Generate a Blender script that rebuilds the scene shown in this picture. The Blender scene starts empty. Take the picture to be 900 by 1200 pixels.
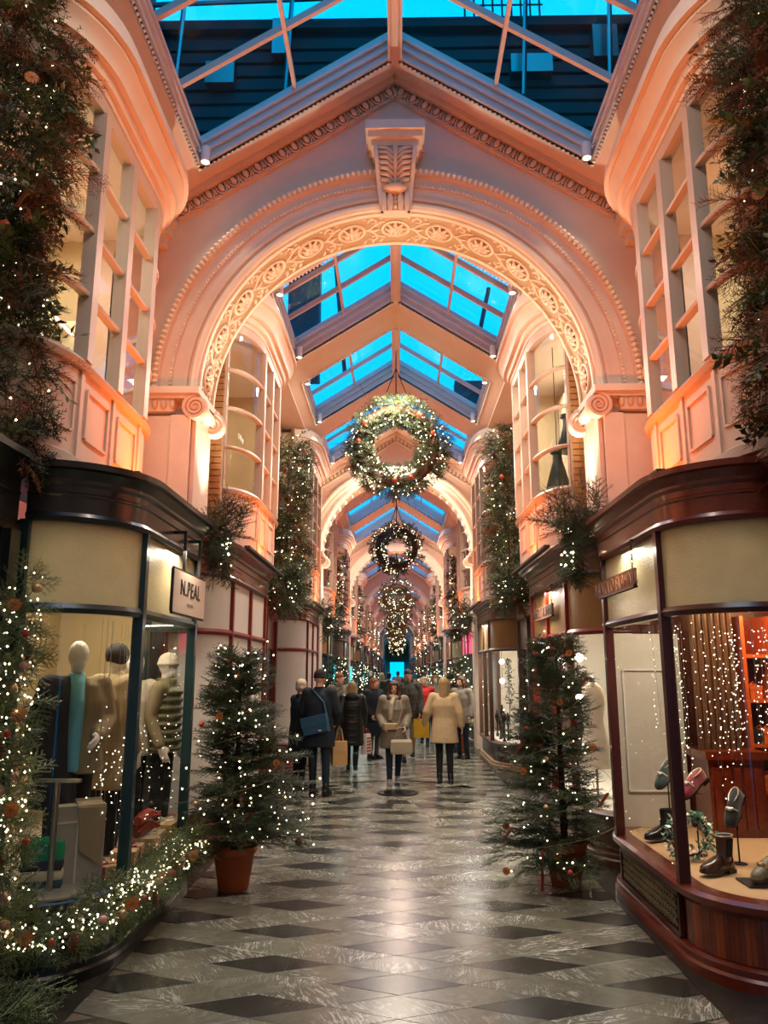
import bpy, bmesh, math, random
import numpy as np
from mathutils import Vector, Matrix, Euler
pi = math.pi
S = bpy.context.scene
COL = S.collection
random.seed(7)
RNG = np.random.default_rng(7)
# ------------------------------------------------------------------ camera
cam_d = bpy.data.cameras.new('camera')
cam_d.sensor_fit = 'VERTICAL'; cam_d.sensor_height = 36.0; cam_d.lens = 27.0
cam_d.clip_start = 0.05; cam_d.clip_end = 400
cam = bpy.data.objects.new('camera', cam_d); COL.objects.link(cam)
cam.location = (0.0, 0.0, 1.75)
cam.rotation_euler = (math.radians(90 + 11.62), 0, math.radians(0.95))
S.camera = cam
# ------------------------------------------------------------------ world: even dusk sky
W = bpy.data.worlds.new('dusk'); S.world = W; W.use_nodes = True
bg = W.node_tree.nodes['Background']
bg.inputs[0].default_value = (0.0, 0.37, 0.86, 1); bg.inputs[1].default_value = 1.15
S.view_settings.view_transform = 'Standard'; S.view_settings.look = 'None'
S.view_settings.exposure = 0.95; S.view_settings.gamma = 1.0
S.view_settings.use_curve_mapping = False
cy = S.cycles
cy.use_denoising = True
cy.max_bounces = 7; cy.diffuse_bounces = 3; cy.glossy_bounces = 3; cy.transmission_bounces = 4
cy.transparent_max_bounces = 14; cy.sample_clamp_indirect = 4.0; cy.sample_clamp_direct = 0
cy.caustics_reflective = False; cy.caustics_refractive = False

def add_light(name, kind, loc, power, color, size=0.3, size_y=None, aim=None, spot=60, blend=0.6):
    d = bpy.data.lights.new(name, kind); d.energy = power; d.color = color
    if kind == 'AREA':
        d.size = size
        if size_y: d.shape = 'RECTANGLE'; d.size_y = size_y
    else:
        d.shadow_soft_size = size
    if kind == 'SPOT':
        d.spot_size = math.radians(spot); d.spot_blend = blend
    o = bpy.data.objects.new(name, d); COL.objects.link(o); o.location = loc
    if aim is not None:
        o.rotation_euler = (Vector(aim)-Vector(loc)).to_track_quat('-Z', 'Y').to_euler()
    return o

ORD = ['first', 'second', 'third', 'fourth', 'fifth', 'sixth', 'seventh', 'eighth', 'ninth', 'tenth', 'eleventh']
# key dimensions (metres): x across, y along the arcade, z up
XL, XR = 1.73, 1.77            # shop fronts left / right
A1 = 7.40                      # first arch wall (front face)
ARCHES = [18.1 + 11.6*i for i in range(9)]
UPO = (1.0, 0.17, 0.022)        # orange cove lamps
WARM = (1.0, 0.72, 0.42); CREAM = (1.0, 0.84, 0.62)
# ------------------------------------------------------------------ large area lights
add_light('entrance_fill', 'AREA', (0, 1.2, 7.2), 40, CREAM, 2.6, 3.0, (0, 1.8, 0))  # added fill for the near end, no fixture hangs here
for k, yy in enumerate([4.0, 8.6, 12.4, 17.8, 27.4, 35, 46, 58, 72, 90]):
    add_light('ceiling_fill', 'AREA', (0, yy, 6.55 if k else 7.1), [26, 40, 125, 125, 140, 80, 90, 90, 90, 90][k], ((1, .80, .62) if k < 2 else (1, .88, .70)) if k < 4 else (1, .74, .6), 0.5, 0.5, (0, yy+.3, 0))  # added ambient fill along the arcade, not real ceiling fixtures

# ------------------------------------------------------------------ helpers
def lin(h):
    h = h.lstrip('#'); c = [int(h[i:i+2], 16)/255 for i in (0, 2, 4)]
    return tuple(x/12.92 if x <= .04045 else ((x+.055)/1.055)**2.4 for x in c)

MATS = {}
def nodes_of(m):
    m.use_nodes = True; nt = m.node_tree; return nt, nt.nodes, nt.links
def M(name, col='#808080', rough=.55, metal=0.0, var=0.12, vscale=6.0, bump=0.0, bscale=60.0, emis=None, estr=0.0,
      coat=0.0, stretch=None, col2=None, spec=.5, sheen=0.0):
    if name in MATS: return MATS[name]
    m = bpy.data.materials.new(name); nt, N, L = nodes_of(m)
    b = N['Principled BSDF']; c = lin(col)
    b.inputs['Roughness'].default_value = rough; b.inputs['Metallic'].default_value = metal
    b.inputs['Specular IOR Level'].default_value = spec
    if coat: b.inputs['Coat Weight'].default_value = coat; b.inputs['Coat Roughness'].default_value = .12
    if sheen: b.inputs['Sheen Weight'].default_value = sheen
    geo = N.new('ShaderNodeNewGeometry'); mp = N.new('ShaderNodeMapping')
    L.new(geo.outputs['Position'], mp.inputs[0])
    if stretch: mp.inputs['Scale'].default_value = stretch
    nz = N.new('ShaderNodeTexNoise'); nz.inputs['Scale'].default_value = vscale; nz.inputs['Detail'].default_value = 4
    L.new(mp.outputs[0], nz.inputs['Vector'])
    mx = N.new('ShaderNodeMix'); mx.data_type = 'RGBA'
    c2 = lin(col2) if col2 else tuple(min(1, x*(1+var*2)) for x in c)
    c1 = c if col2 else tuple(x*(1-var*2) for x in c)
    mx.inputs[6].default_value = (*c1, 1); mx.inputs[7].default_value = (*c2, 1)
    if col2:
        rp = N.new('ShaderNodeMapRange'); rp.inputs[1].default_value = .35; rp.inputs[2].default_value = .65
        L.new(nz.outputs[0], rp.inputs[0]); L.new(rp.outputs[0], mx.inputs[0])
    else:
        L.new(nz.outputs[0], mx.inputs[0])
    L.new(mx.outputs[2], b.inputs['Base Color'])
    if bump:
        n2 = N.new('ShaderNodeTexNoise'); n2.inputs['Scale'].default_value = bscale; n2.inputs['Detail'].default_value = 3
        L.new(mp.outputs[0], n2.inputs['Vector'])
        bp = N.new('ShaderNodeBump'); bp.inputs['Strength'].default_value = bump; bp.inputs['Distance'].default_value = .01
        L.new(n2.outputs[0], bp.inputs['Height']); L.new(bp.outputs[0], b.inputs['Normal'])
    if emis:
        b.inputs['Emission Color'].default_value = (*lin(emis), 1); b.inputs['Emission Strength'].default_value = estr
    MATS[name] = m
    return m
def glow(name, col, strength, sampled=False):
    m = M(name, col, .5, emis=col, estr=strength, var=0)
    if not sampled:
        m.cycles.emission_sampling = 'NONE'
    return m
def glassmat(name, tint=(1, 1, 1), refl=1.0, rough=0.02, haze=0.0, hazecol=(1, .95, .85)):
    if name in MATS: return MATS[name]
    m = bpy.data.materials.new(name); nt, N, L = nodes_of(m)
    N.remove(N['Principled BSDF']); out = N['Material Output']
    tr = N.new('ShaderNodeBsdfTransparent'); tr.inputs[0].default_value = (*tint, 1)
    gl = N.new('ShaderNodeBsdfGlossy'); gl.inputs['Roughness'].default_value = rough
    lw = N.new('ShaderNodeLayerWeight'); fr = N.new('ShaderNodeMath'); fr.operation = 'POWER'; fr.inputs[1].default_value = 5.0; L.new(lw.outputs['Facing'], fr.inputs[0])
    ma = N.new('ShaderNodeMath'); ma.operation = 'MULTIPLY_ADD'; ma.inputs[1].default_value = .85*refl; ma.inputs[2].default_value = .045*refl
    mx = N.new('ShaderNodeMixShader'); L.new(fr.outputs[0], ma.inputs[0]); L.new(ma.outputs[0], mx.inputs[0])
    L.new(tr.outputs[0], mx.inputs[1]); L.new(gl.outputs[0], mx.inputs[2])
    last = mx
    if haze:
        tl = N.new('ShaderNodeBsdfTranslucent'); tl.inputs[0].default_value = (*hazecol, 1)
        m2 = N.new('ShaderNodeMixShader'); m2.inputs[0].default_value = haze
        L.new(mx.outputs[0], m2.inputs[1]); L.new(tl.outputs[0], m2.inputs[2]); last = m2
    L.new(last.outputs[0], out.inputs[0])
    MATS[name] = m
    return m

WM = {}; CHD = {}
def wm(o): return WM.get(o.name, Matrix.Identity(4))
def link(o, parent=None, label=None, cat=None, group=None, kind=None):
    COL.objects.link(o)
    if parent is not None:
        o.parent = parent; o.matrix_parent_inverse = wm(parent).inverted()
        CHD.setdefault(parent.name, []).append(o)
    if label: o['label'] = label
    if cat: o['category'] = cat
    if group: o['group'] = group
    if kind: o['kind'] = kind
    return o
def T(name, label, cat, loc, rot=0.0, group=None, kind=None):
    o = bpy.data.objects.new(name, None); o.empty_display_size = .1
    o.location = loc; o.rotation_euler = (0, 0, rot)
    WM[o.name] = Matrix.Translation(loc) @ Matrix.Rotation(rot, 4, 'Z')
    return link(o, None, label, cat, group, kind)
def child_at(o, parent, mat4):
    'parent an existing mesh data object so that its world matrix is mat4'
    COL.objects.link(o); o.parent = parent; o.matrix_parent_inverse = wm(parent).inverted(); o.matrix_basis = mat4
    CHD.setdefault(parent.name, []).append(o)
def dup(root, loc=None, rot=None, label=None, group=None, mirror=False):
    def rec(o, par):
        c = o.copy(); COL.objects.link(c)
        if par is not None:
            c.parent = par; CHD.setdefault(par.name, []).append(c)
        for k in list(CHD.get(o.name, [])): rec(k, c)
        return c
    r = rec(root, None)
    if loc is not None: r.location = loc
    if rot is not None: r.rotation_euler = (0, 0, rot)
    if label: r['label'] = label
    if group: r['group'] = group
    return r
class MB:
    def __init__(s, mx=False): s.v = []; s.f = []; s.mx = mx; s.xf = None
    def add(s, vs, fs):
        b = len(s.v)
        if s.xf is not None: vs = [s.xf @ Vector(v) for v in vs]
        s.v.extend([tuple(v) for v in vs]); s.f.extend([tuple(i+b for i in f) for f in fs]); return s
    def box(s, x0, x1, y0, y1, z0, z1):
        return s.add([(x0,y0,z0),(x1,y0,z0),(x1,y1,z0),(x0,y1,z0),(x0,y0,z1),(x1,y0,z1),(x1,y1,z1),(x0,y1,z1)],
              [(0,3,2,1),(4,5,6,7),(0,1,5,4),(1,2,6,5),(2,3,7,6),(3,0,4,7)])
    def beam(s, a, b, w, h, up=(0,0,1)):
        'bar from a to b, w wide, h high'
        a = Vector(a); b = Vector(b); d = (b-a).normalized(); u = Vector(up); r = d.cross(u)
        if r.length < 1e-5: r = d.cross(Vector((1,0,0)))
        r.normalize(); u = r.cross(d)
        vs = [p + r*sx*w/2 + u*sz*h/2 for p in (a, b) for sx, sz in ((-1,-1),(1,-1),(1,1),(-1,1))]
        return s.add(vs, [(3,2,1,0),(4,5,6,7),(0,1,5,4),(1,2,6,5),(2,3,7,6),(3,0,4,7)])
    def tube(s, pts, r, n=6, closed=False):
        pts = [Vector(p) for p in pts]; m = len(pts)
        rs = r if isinstance(r, (list, tuple)) else [r]*m
        vs = []; fs = []; prev = None
        for i, p in enumerate(pts):
            if closed: d = (pts[(i+1) % m]-pts[i-1])
            else: d = (pts[min(i+1, m-1)]-pts[max(i-1, 0)])
            d.normalize() if d.length else None
            if prev is None:
                a = Vector((0,0,1)) if abs(d.z) < .9 else Vector((1,0,0))
                u = d.cross(a).normalized()
            else:
                u = prev - d*prev.dot(d)
                u = u.normalized() if u.length > 1e-6 else d.orthogonal().normalized()
            prev = u; w = d.cross(u)
            for k in range(n):
                t = 2*pi*k/n; vs.append(p + (u*math.cos(t)+w*math.sin(t))*rs[i])
        for i in range(m if closed else m-1):
            for k in range(n):
                a = i*n+k; b = i*n+(k+1) % n; j = ((i+1) % m)*n
                fs.append((a, b, j+(k+1) % n, j+k))
        if not closed:
            fs.append(tuple(range(n-1, -1, -1))); fs.append(tuple((m-1)*n+k for k in range(n)))
        return s.add(vs, fs)
    def lathe(s, prof, c=(0,0,0), n=16, sx=1, sy=1, axis='z'):
        vs = []; fs = []; m = len(prof)
        for r, z in prof:
            for k in range(n):
                t = 2*pi*k/n; x, y = r*math.cos(t)*sx, r*math.sin(t)*sy
                p = (x, y, z) if axis == 'z' else ((x, -z, y) if axis == 'y' else (z, x, y))
                vs.append((c[0]+p[0], c[1]+p[1], c[2]+p[2]))
        for i in range(m-1):
            for k in range(n):
                fs.append((i*n+k, i*n+(k+1) % n, (i+1)*n+(k+1) % n, (i+1)*n+k))
        if prof[0][0] > 1e-6: fs.append(tuple(range(n-1, -1, -1)))
        if prof[-1][0] > 1e-6: fs.append(tuple((m-1)*n+k for k in range(n)))
        return s.add(vs, fs)
    def ball(s, c, r, n=10, m=7):
        rx, ry, rz = r if isinstance(r, (list, tuple)) else (r, r, r)
        vs = [(c[0], c[1], c[2]-rz)]; fs = []
        for i in range(1, m):
            a = -pi/2+pi*i/m
            for k in range(n):
                t = 2*pi*k/n
                vs.append((c[0]+rx*math.cos(a)*math.cos(t), c[1]+ry*math.cos(a)*math.sin(t), c[2]+rz*math.sin(a)))
        vs.append((c[0], c[1], c[2]+rz)); top = len(vs)-1
        for k in range(n): fs.append((0, 1+(k+1) % n, 1+k))
        for i in range(m-2):
            for k in range(n):
                a = 1+i*n+k; b = 1+i*n+(k+1) % n; fs.append((a, b, b+n, a+n))
        for k in range(n): fs.append((top-n+k, top-n+(k+1) % n, top))
        return s.add(vs, fs)
    def loft(s, rings, caps=True):
        n = len(rings[0]); vs = [p for r in rings for p in r]; fs = []
        for i in range(len(rings)-1):
            for k in range(n):
                fs.append((i*n+k, i*n+(k+1) % n, (i+1)*n+(k+1) % n, (i+1)*n+k))
        if caps: fs.append(tuple(range(n-1, -1, -1))); fs.append(tuple((len(rings)-1)*n+k for k in range(n)))
        return s.add(vs, fs)
    def sweep(s, path, prof, closed_prof=True, caps=True, closed=False):
        'profile (outward offset, z) swept along an XY path; outward is to the right of travel'
        m = len(path); k = len(prof); vs = []; fs = []
        nr = path_normals(path, closed)
        for (p, nn) in zip(path, nr):
            for o, z in prof: vs.append((p[0]+nn[0]*o, p[1]+nn[1]*o, z))
        kk = k if closed_prof else k-1
        for i in range(m if closed else m-1):
            j = (i+1) % m
            for a in range(kk):
                b = (a+1) % k; fs.append((i*k+a, j*k+a, j*k+b, i*k+b))
        if caps and closed_prof and not closed:
            fs.append(tuple(range(k))); fs.append(tuple((m-1)*k+a for a in range(k-1, -1, -1)))
        return s.add(vs, fs)
    def mesh(s, name):
        me = bpy.data.meshes.new(name)
        vs = [(-x, y, z) for x, y, z in s.v] if s.mx else s.v
        fs = [tuple(reversed(f)) for f in s.f] if s.mx else s.f
        me.from_pydata(vs, [], fs); return me
    def obj(s, name, mat, parent=None, smooth=None, label=None, cat=None, group=None, kind=None):
        if not s.v: return None
        me = s.mesh(name)
        if mat is not None: me.materials.append(mat)
        o = bpy.data.objects.new(name, me)
        if smooth:
            me.polygons.foreach_set('use_smooth', [True]*len(me.polygons))
            me.set_sharp_from_angle(angle=math.radians(smooth if smooth is not True else 40))
        return link(o, parent, label, cat, group, kind)
def path_normals(path, closed=False):
    m = len(path); out = []
    for i in range(m):
        def seg(a, b):
            dx, dy = path[b][0]-path[a][0], path[b][1]-path[a][1]; l = math.hypot(dx, dy) or 1
            return (dy/l, -dx/l)
        if closed: n1 = seg(i-1, i); n2 = seg(i, (i+1) % m)
        else:
            n1 = seg(max(i-1, 0), max(i, 1)); n2 = seg(min(i, m-2), min(i+1, m-1))
        x, y = n1[0]+n2[0], n1[1]+n2[1]; l2 = x*x+y*y
        f = 2/l2 if l2 > 1e-6 else 1
        out.append((x*f, y*f))
    return out
def ellipse_ring(cx, cy_, z, rx, ry, n=16, p=2.0):
    out = []
    for k in range(n):
        t = 2*pi*k/n; c, s_ = math.cos(t), math.sin(t)
        out.append(Vector((cx+rx*math.copysign(abs(c)**(2/p), c), cy_+ry*math.copysign(abs(s_)**(2/p), s_), z)))
    return out
def raw_obj(name, vs, fs, mat, parent=None, label=None, cat=None, group=None, kind=None, smooth=False):
    'numpy arrays to one object'
    me = bpy.data.meshes.new(name); vs = np.asarray(vs, np.float32); fs = np.asarray(fs, np.int32)
    nv, nf, k = len(vs), len(fs), fs.shape[1]
    me.vertices.add(nv); me.vertices.foreach_set('co', vs.ravel())
    me.loops.add(nf*k); me.loops.foreach_set('vertex_index', fs.ravel())
    me.polygons.add(nf); me.polygons.foreach_set('loop_start', np.arange(0, nf*k, k, dtype=np.int32))
    if smooth: me.polygons.foreach_set('use_smooth', np.ones(nf, bool))
    me.update(calc_edges=True); me.materials.append(mat)
    return link(bpy.data.objects.new(name, me), parent, label, cat, group, kind)
# ================================================================== materials of the building
plaster = M('plaster', '#dcc0ab', .6, var=.04, bump=.05, bscale=30)
ceilmat = M('ceiling_paint', '#e2c4ae', .65, var=.04)
cream = M('cream_trim', '#f1e3cb', .5, var=.04)
friezem = M('frieze_ground', '#bda680', .6, var=.08)
stone = M('pale_stone', '#e3cfbb', .55, var=.05, bump=.05)
kerbm = M('kerb_paint', '#d8d2cc', .5, var=.03)
barm = M('bar_paint', '#d8b8a6', .45, var=.04)
frame_paint = M('window_paint', '#c9b4a2', .42, var=.04)
brickm = M('brick_clay', '#a97c4c', .85, var=.25, vscale=3, bump=.3)
mortar = M('mortar', '#9c8566', .9)
glass = glassmat('clear_glass', refl=.8)
skyglass = glassmat('sky_glass', tint=(.86, .93, .97), refl=.6)
curtm = M('curtain', '#d9cfae', .8, var=.08)
roomm = M('room_paint', '#cdbd97', .7, var=.05)
darkm = M('dark_slate', '#23262b', .7, var=.2, vscale=2)
outbrick = M('outer_brick', '#3c3a3a', .85, var=.25, vscale=2.5)
metal = M('steel', '#9b9792', .3, 1.0, var=.05)
whitep = M('white_enamel', '#e8e2da', .35, var=.02)

# ------------------------------------------------------------------ floor
def marble(name, base, vein, amt, tone):
    m = bpy.data.materials.new(name); nt, N, L = nodes_of(m); b = N['Principled BSDF']
    geo = N.new('ShaderNodeNewGeometry'); oi = N.new('ShaderNodeObjectInfo')
    rot = N.new('ShaderNodeVectorRotate'); rot.rotation_type = 'Z_AXIS'
    mu = N.new('ShaderNodeMath'); mu.operation = 'MULTIPLY'; mu.inputs[1].default_value = 6.28
    L.new(oi.outputs['Random'], mu.inputs[0]); L.new(mu.outputs[0], rot.inputs['Angle']); L.new(geo.outputs['Position'], rot.inputs['Vector'])
    ad = N.new('ShaderNodeVectorMath'); ad.operation = 'ADD'
    mu2 = N.new('ShaderNodeMath'); mu2.operation = 'MULTIPLY'; mu2.inputs[1].default_value = 37.0
    L.new(oi.outputs['Random'], mu2.inputs[0]); L.new(rot.outputs[0], ad.inputs[0]); L.new(mu2.outputs[0], ad.inputs[1])
    def noise(sc, det, dist=0., rough=.6):
        n = N.new('ShaderNodeTexNoise'); n.inputs['Scale'].default_value = sc; n.inputs['Detail'].default_value = det
        n.inputs['Distortion'].default_value = dist; n.inputs['Roughness'].default_value = rough
        L.new(ad.outputs[0], n.inputs['Vector']); return n
    cl = noise(5.0, 8, 1.8, .68)
    mp = N.new('ShaderNodeMapping'); mp.inputs['Scale'].default_value = (1.6, 9, 1); mp.inputs['Rotation'].default_value = (0, 0, .5)
    L.new(ad.outputs[0], mp.inputs[0])
    ve = N.new('ShaderNodeTexNoise'); ve.inputs['Scale'].default_value = 2.2; ve.inputs['Detail'].default_value = 5; ve.inputs['Distortion'].default_value = 1.6
    L.new(mp.outputs[0], ve.inputs['Vector'])
    a1 = N.new('ShaderNodeMath'); a1.operation = 'SUBTRACT'; a1.inputs[1].default_value = .5; L.new(ve.outputs[0], a1.inputs[0])
    a2 = N.new('ShaderNodeMath'); a2.operation = 'ABSOLUTE'; L.new(a1.outputs[0], a2.inputs[0])
    mr = N.new('ShaderNodeMapRange'); mr.inputs[1].default_value = 0; mr.inputs[2].default_value = .034; mr.inputs[3].default_value = 1; mr.inputs[4].default_value = 0
    L.new(a2.outputs[0], mr.inputs[0])
    gate = noise(1.7, 3); gr = N.new('ShaderNodeMapRange'); gr.inputs[1].default_value = .46; gr.inputs[2].default_value = .62
    L.new(gate.outputs[0], gr.inputs[0])
    vm = N.new('ShaderNodeMath'); vm.operation = 'MULTIPLY'; L.new(mr.outputs[0], vm.inputs[0]); L.new(gr.outputs[0], vm.inputs[1])
    vm2 = N.new('ShaderNodeMath'); vm2.operation = 'MULTIPLY'; vm2.inputs[1].default_value = amt; L.new(vm.outputs[0], vm2.inputs[0])
    m1 = N.new('ShaderNodeMix'); m1.data_type = 'RGBA'; c = lin(base)
    m1.inputs[6].default_value = (*[x*.45 for x in c], 1); m1.inputs[7].default_value = (*[min(1, x*1.7) for x in c], 1); L.new(cl.outputs[0], m1.inputs[0])
    m2 = N.new('ShaderNodeMix'); m2.data_type = 'RGBA'; m2.inputs[7].default_value = (*lin(vein), 1)
    L.new(m1.outputs[2], m2.inputs[6]); L.new(vm2.outputs[0], m2.inputs[0])
    # slight tone shift from slab to slab
    hs = N.new('ShaderNodeMapRange'); hs.inputs[3].default_value = 1-tone; hs.inputs[4].default_value = 1+tone; L.new(oi.outputs['Random'], hs.inputs[0])
    m3 = N.new('ShaderNodeVectorMath'); m3.operation = 'SCALE'; L.new(m2.outputs[2], m3.inputs[0]); L.new(hs.outputs[0], m3.inputs['Scale'])
    L.new(m3.outputs[0], b.inputs['Base Color'])
    rr = N.new('ShaderNodeMapRange'); rr.inputs[3].default_value = .12; rr.inputs[4].default_value = .34; L.new(cl.outputs[0], rr.inputs[0]); L.new(rr.outputs[0], b.inputs['Roughness'])
    return m
mar_l = marble('marble_light', '#6c6a5a', '#f4efe4', .7, .10)
mar_m = marble('marble_mid', '#666454', '#f0ebde', .7, .12)
mar_d = marble('marble_dark', '#2f2d27', '#8a8273', .25, .12)
mar_b = marble('marble_border', '#6c6152', '#e6dccd', .5, .1)

fl = MB(); fl.box(-3.6, 3.6, -3.5, 132, -.2, -.006)
floor = fl.obj('floor', mar_b, kind='structure', label='marble arcade floor of dark and pale grey lozenges')
U = .385; V = .149
def tile_mesh(name, mat):
    b = MB(); g = .992
    o = [(-U*g, 0), (0, -V*g), (U*g, 0), (0, V*g)]; i = [(x*.985, y*.985) for x, y in o]
    b.add([(x, y, -.012) for x, y in o]+[(x, y, -.0015) for x, y in o]+[(x, y, 0) for x, y in i],
          [(0,1,5,4),(1,2,6,5),(2,3,7,6),(3,0,4,7),(4,5,9,8),(5,6,10,9),(6,7,11,10),(7,4,8,11),(8,9,10,11)])
    me = b.mesh(name); me.materials.append(mat); return me
tms = {k: tile_mesh('tile_'+k, m) for k, m in (('dark', mar_d), ('mid', mar_m), ('light', mar_l))}
MH = (0.0, 11.75, .31)     # drain cover
cells = []
for i in range(-10, 900):
    for j in range(-900, 20):
        x = U*(i+j); y = V*(i-j)+.05
        if abs(x) < 1.72 and 3.0 < y < 118:
            r = math.hypot(x-MH[0], y-MH[1])
            k = 'dark' if (i % 2 == 0 and j % 2 == 0) else ('light' if (i % 2 and j % 2) else 'mid')
            if r < 1.3: continue
            cells.append((y, x, k))
cells.sort()
near = [c for c in cells if c[0] > 3.9][:292]
for y, x, k in near:
    o = bpy.data.objects.new('tile', tms[k]); child_at(o, floor, Matrix.Translation((x, y, 0)))
rest = [c for c in cells if c[0] > near[-1][0]]
far3 = {'dark': MB(), 'mid': MB(), 'light': MB()}
for y, x, k in rest:
    g = .99; far3[k].add([(x-U*g, y, 0), (x, y-V*g, 0), (x+U*g, y, 0), (x, y+V*g, 0)], [(0, 1, 2, 3)])
for k in far3:
    far3[k].obj('far_tiles', {'dark': mar_d, 'mid': mar_m, 'light': mar_l}[k], floor, kind='stuff')
# ring of curved slabs round the drain cover
for r0, r1, n, ph in ((.34, .62, 12, 0), (.63, .93, 16, .2), (.94, 1.28, 22, .1)):
    for q in range(n):
        b = MB(); a0 = 2*pi*q/n+ph; a1 = 2*pi*(q+1)/n+ph-.012
        ps = [(MH[0]+r*math.cos(a), MH[1]+r*math.sin(a)) for r, a in ((r0, a0), (r1, a0), (r1, (a0+a1)/2), (r1, a1), (r0, a1), (r0, (a0+a1)/2))]
        b.add([(x, y, -.012) for x, y in ps]+[(x, y, 0) for x, y in ps], [(6,7,8,9,10,11)]+[(k, (k+1) % 6, 6+(k+1) % 6, 6+k) for k in range(6)])
        b.obj('ring_tile', (mar_d if q % 2 else mar_l) if r0 > .5 else mar_m, floor)
b = MB(); b.box(-1.4, 1.4, MH[1]-1.4, MH[1]+1.4, -.006, -.0045); b.obj('ring_bed', mar_m, floor)
iron = M('cast_iron', '#1d1a17', .5, .7)
b = MB(); b.lathe([(0, .006), (.24, .006), (.25, .012), (.29, .012), (.30, 0)], (MH[0], MH[1], 0), 28)
for q in range(-3, 4): b.box(MH[0]-.2, MH[0]+.2, MH[1]+q*.055-.01, MH[1]+q*.055+.01, .004, .011)
b.obj('drain_cover', iron, label='round dark iron drain cover set in the marble floor', cat='drain cover')
for s in (-1, 1):
    b = MB(); b.box(s*1.68 if s > 0 else -2.4, 2.4 if s > 0 else -1.70, 2.5, 126, -.006, .003)
    b.obj('trim_1' if s < 0 else 'trim_2', mar_d, kind='structure', label='dark marble border along the %s shopfronts' % ('left' if s < 0 else 'right'))

# ------------------------------------------------------------------ ceilings and skylights
def ceiling(y0, y1, xe, ze, zr, sky, hx, xw, n):
    k = (zr-ze)/xe; b = MB(); Z = lambda x: zr-k*abs(x)
    ys = sorted({y0, y1, *[v for s in sky for v in s]})
    for s in (-1, 1):
        xs = [0, hx, xe]
        for ya, yb in zip(ys, ys[1:]):
            hole = any(a <= ya and yb <= c for a, c in sky)
            for xa, xb in zip(xs, xs[1:]):
                if hole and xa == 0: continue
                q = [(s*xa, ya, Z(xa)), (s*xb, ya, Z(xb)), (s*xb, yb, Z(xb)), (s*xa, yb, Z(xa))]
                q2 = [(x, y, z+.05) for x, y, z in q]
                b.add(q+q2, [(0,1,2,3), (7,6,5,4), (0,4,5,1), (1,5,6,2), (2,6,7,3), (3,7,4,0)])
        b.box(min(s*xe, s*xw), max(s*xe, s*xw), y0, y1, ze, ze+.05)
        # small cove line where the slope meets the walls
        b.beam((s*(xe-.02), y0, ze-.0), (s*(xe-.02), y1, ze-.0), .06, .04)
    b.obj('ceiling' if n == 0 else 'ceiling.%03d' % n, ceilmat, kind='structure', label='pitched plaster ceiling with skylight openings, bay %d' % (n+1) if n > 1 else ('pitched ceiling over the nearest bay' if n == 0 else 'pitched ceiling just beyond the first arch'))
    return k

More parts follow.
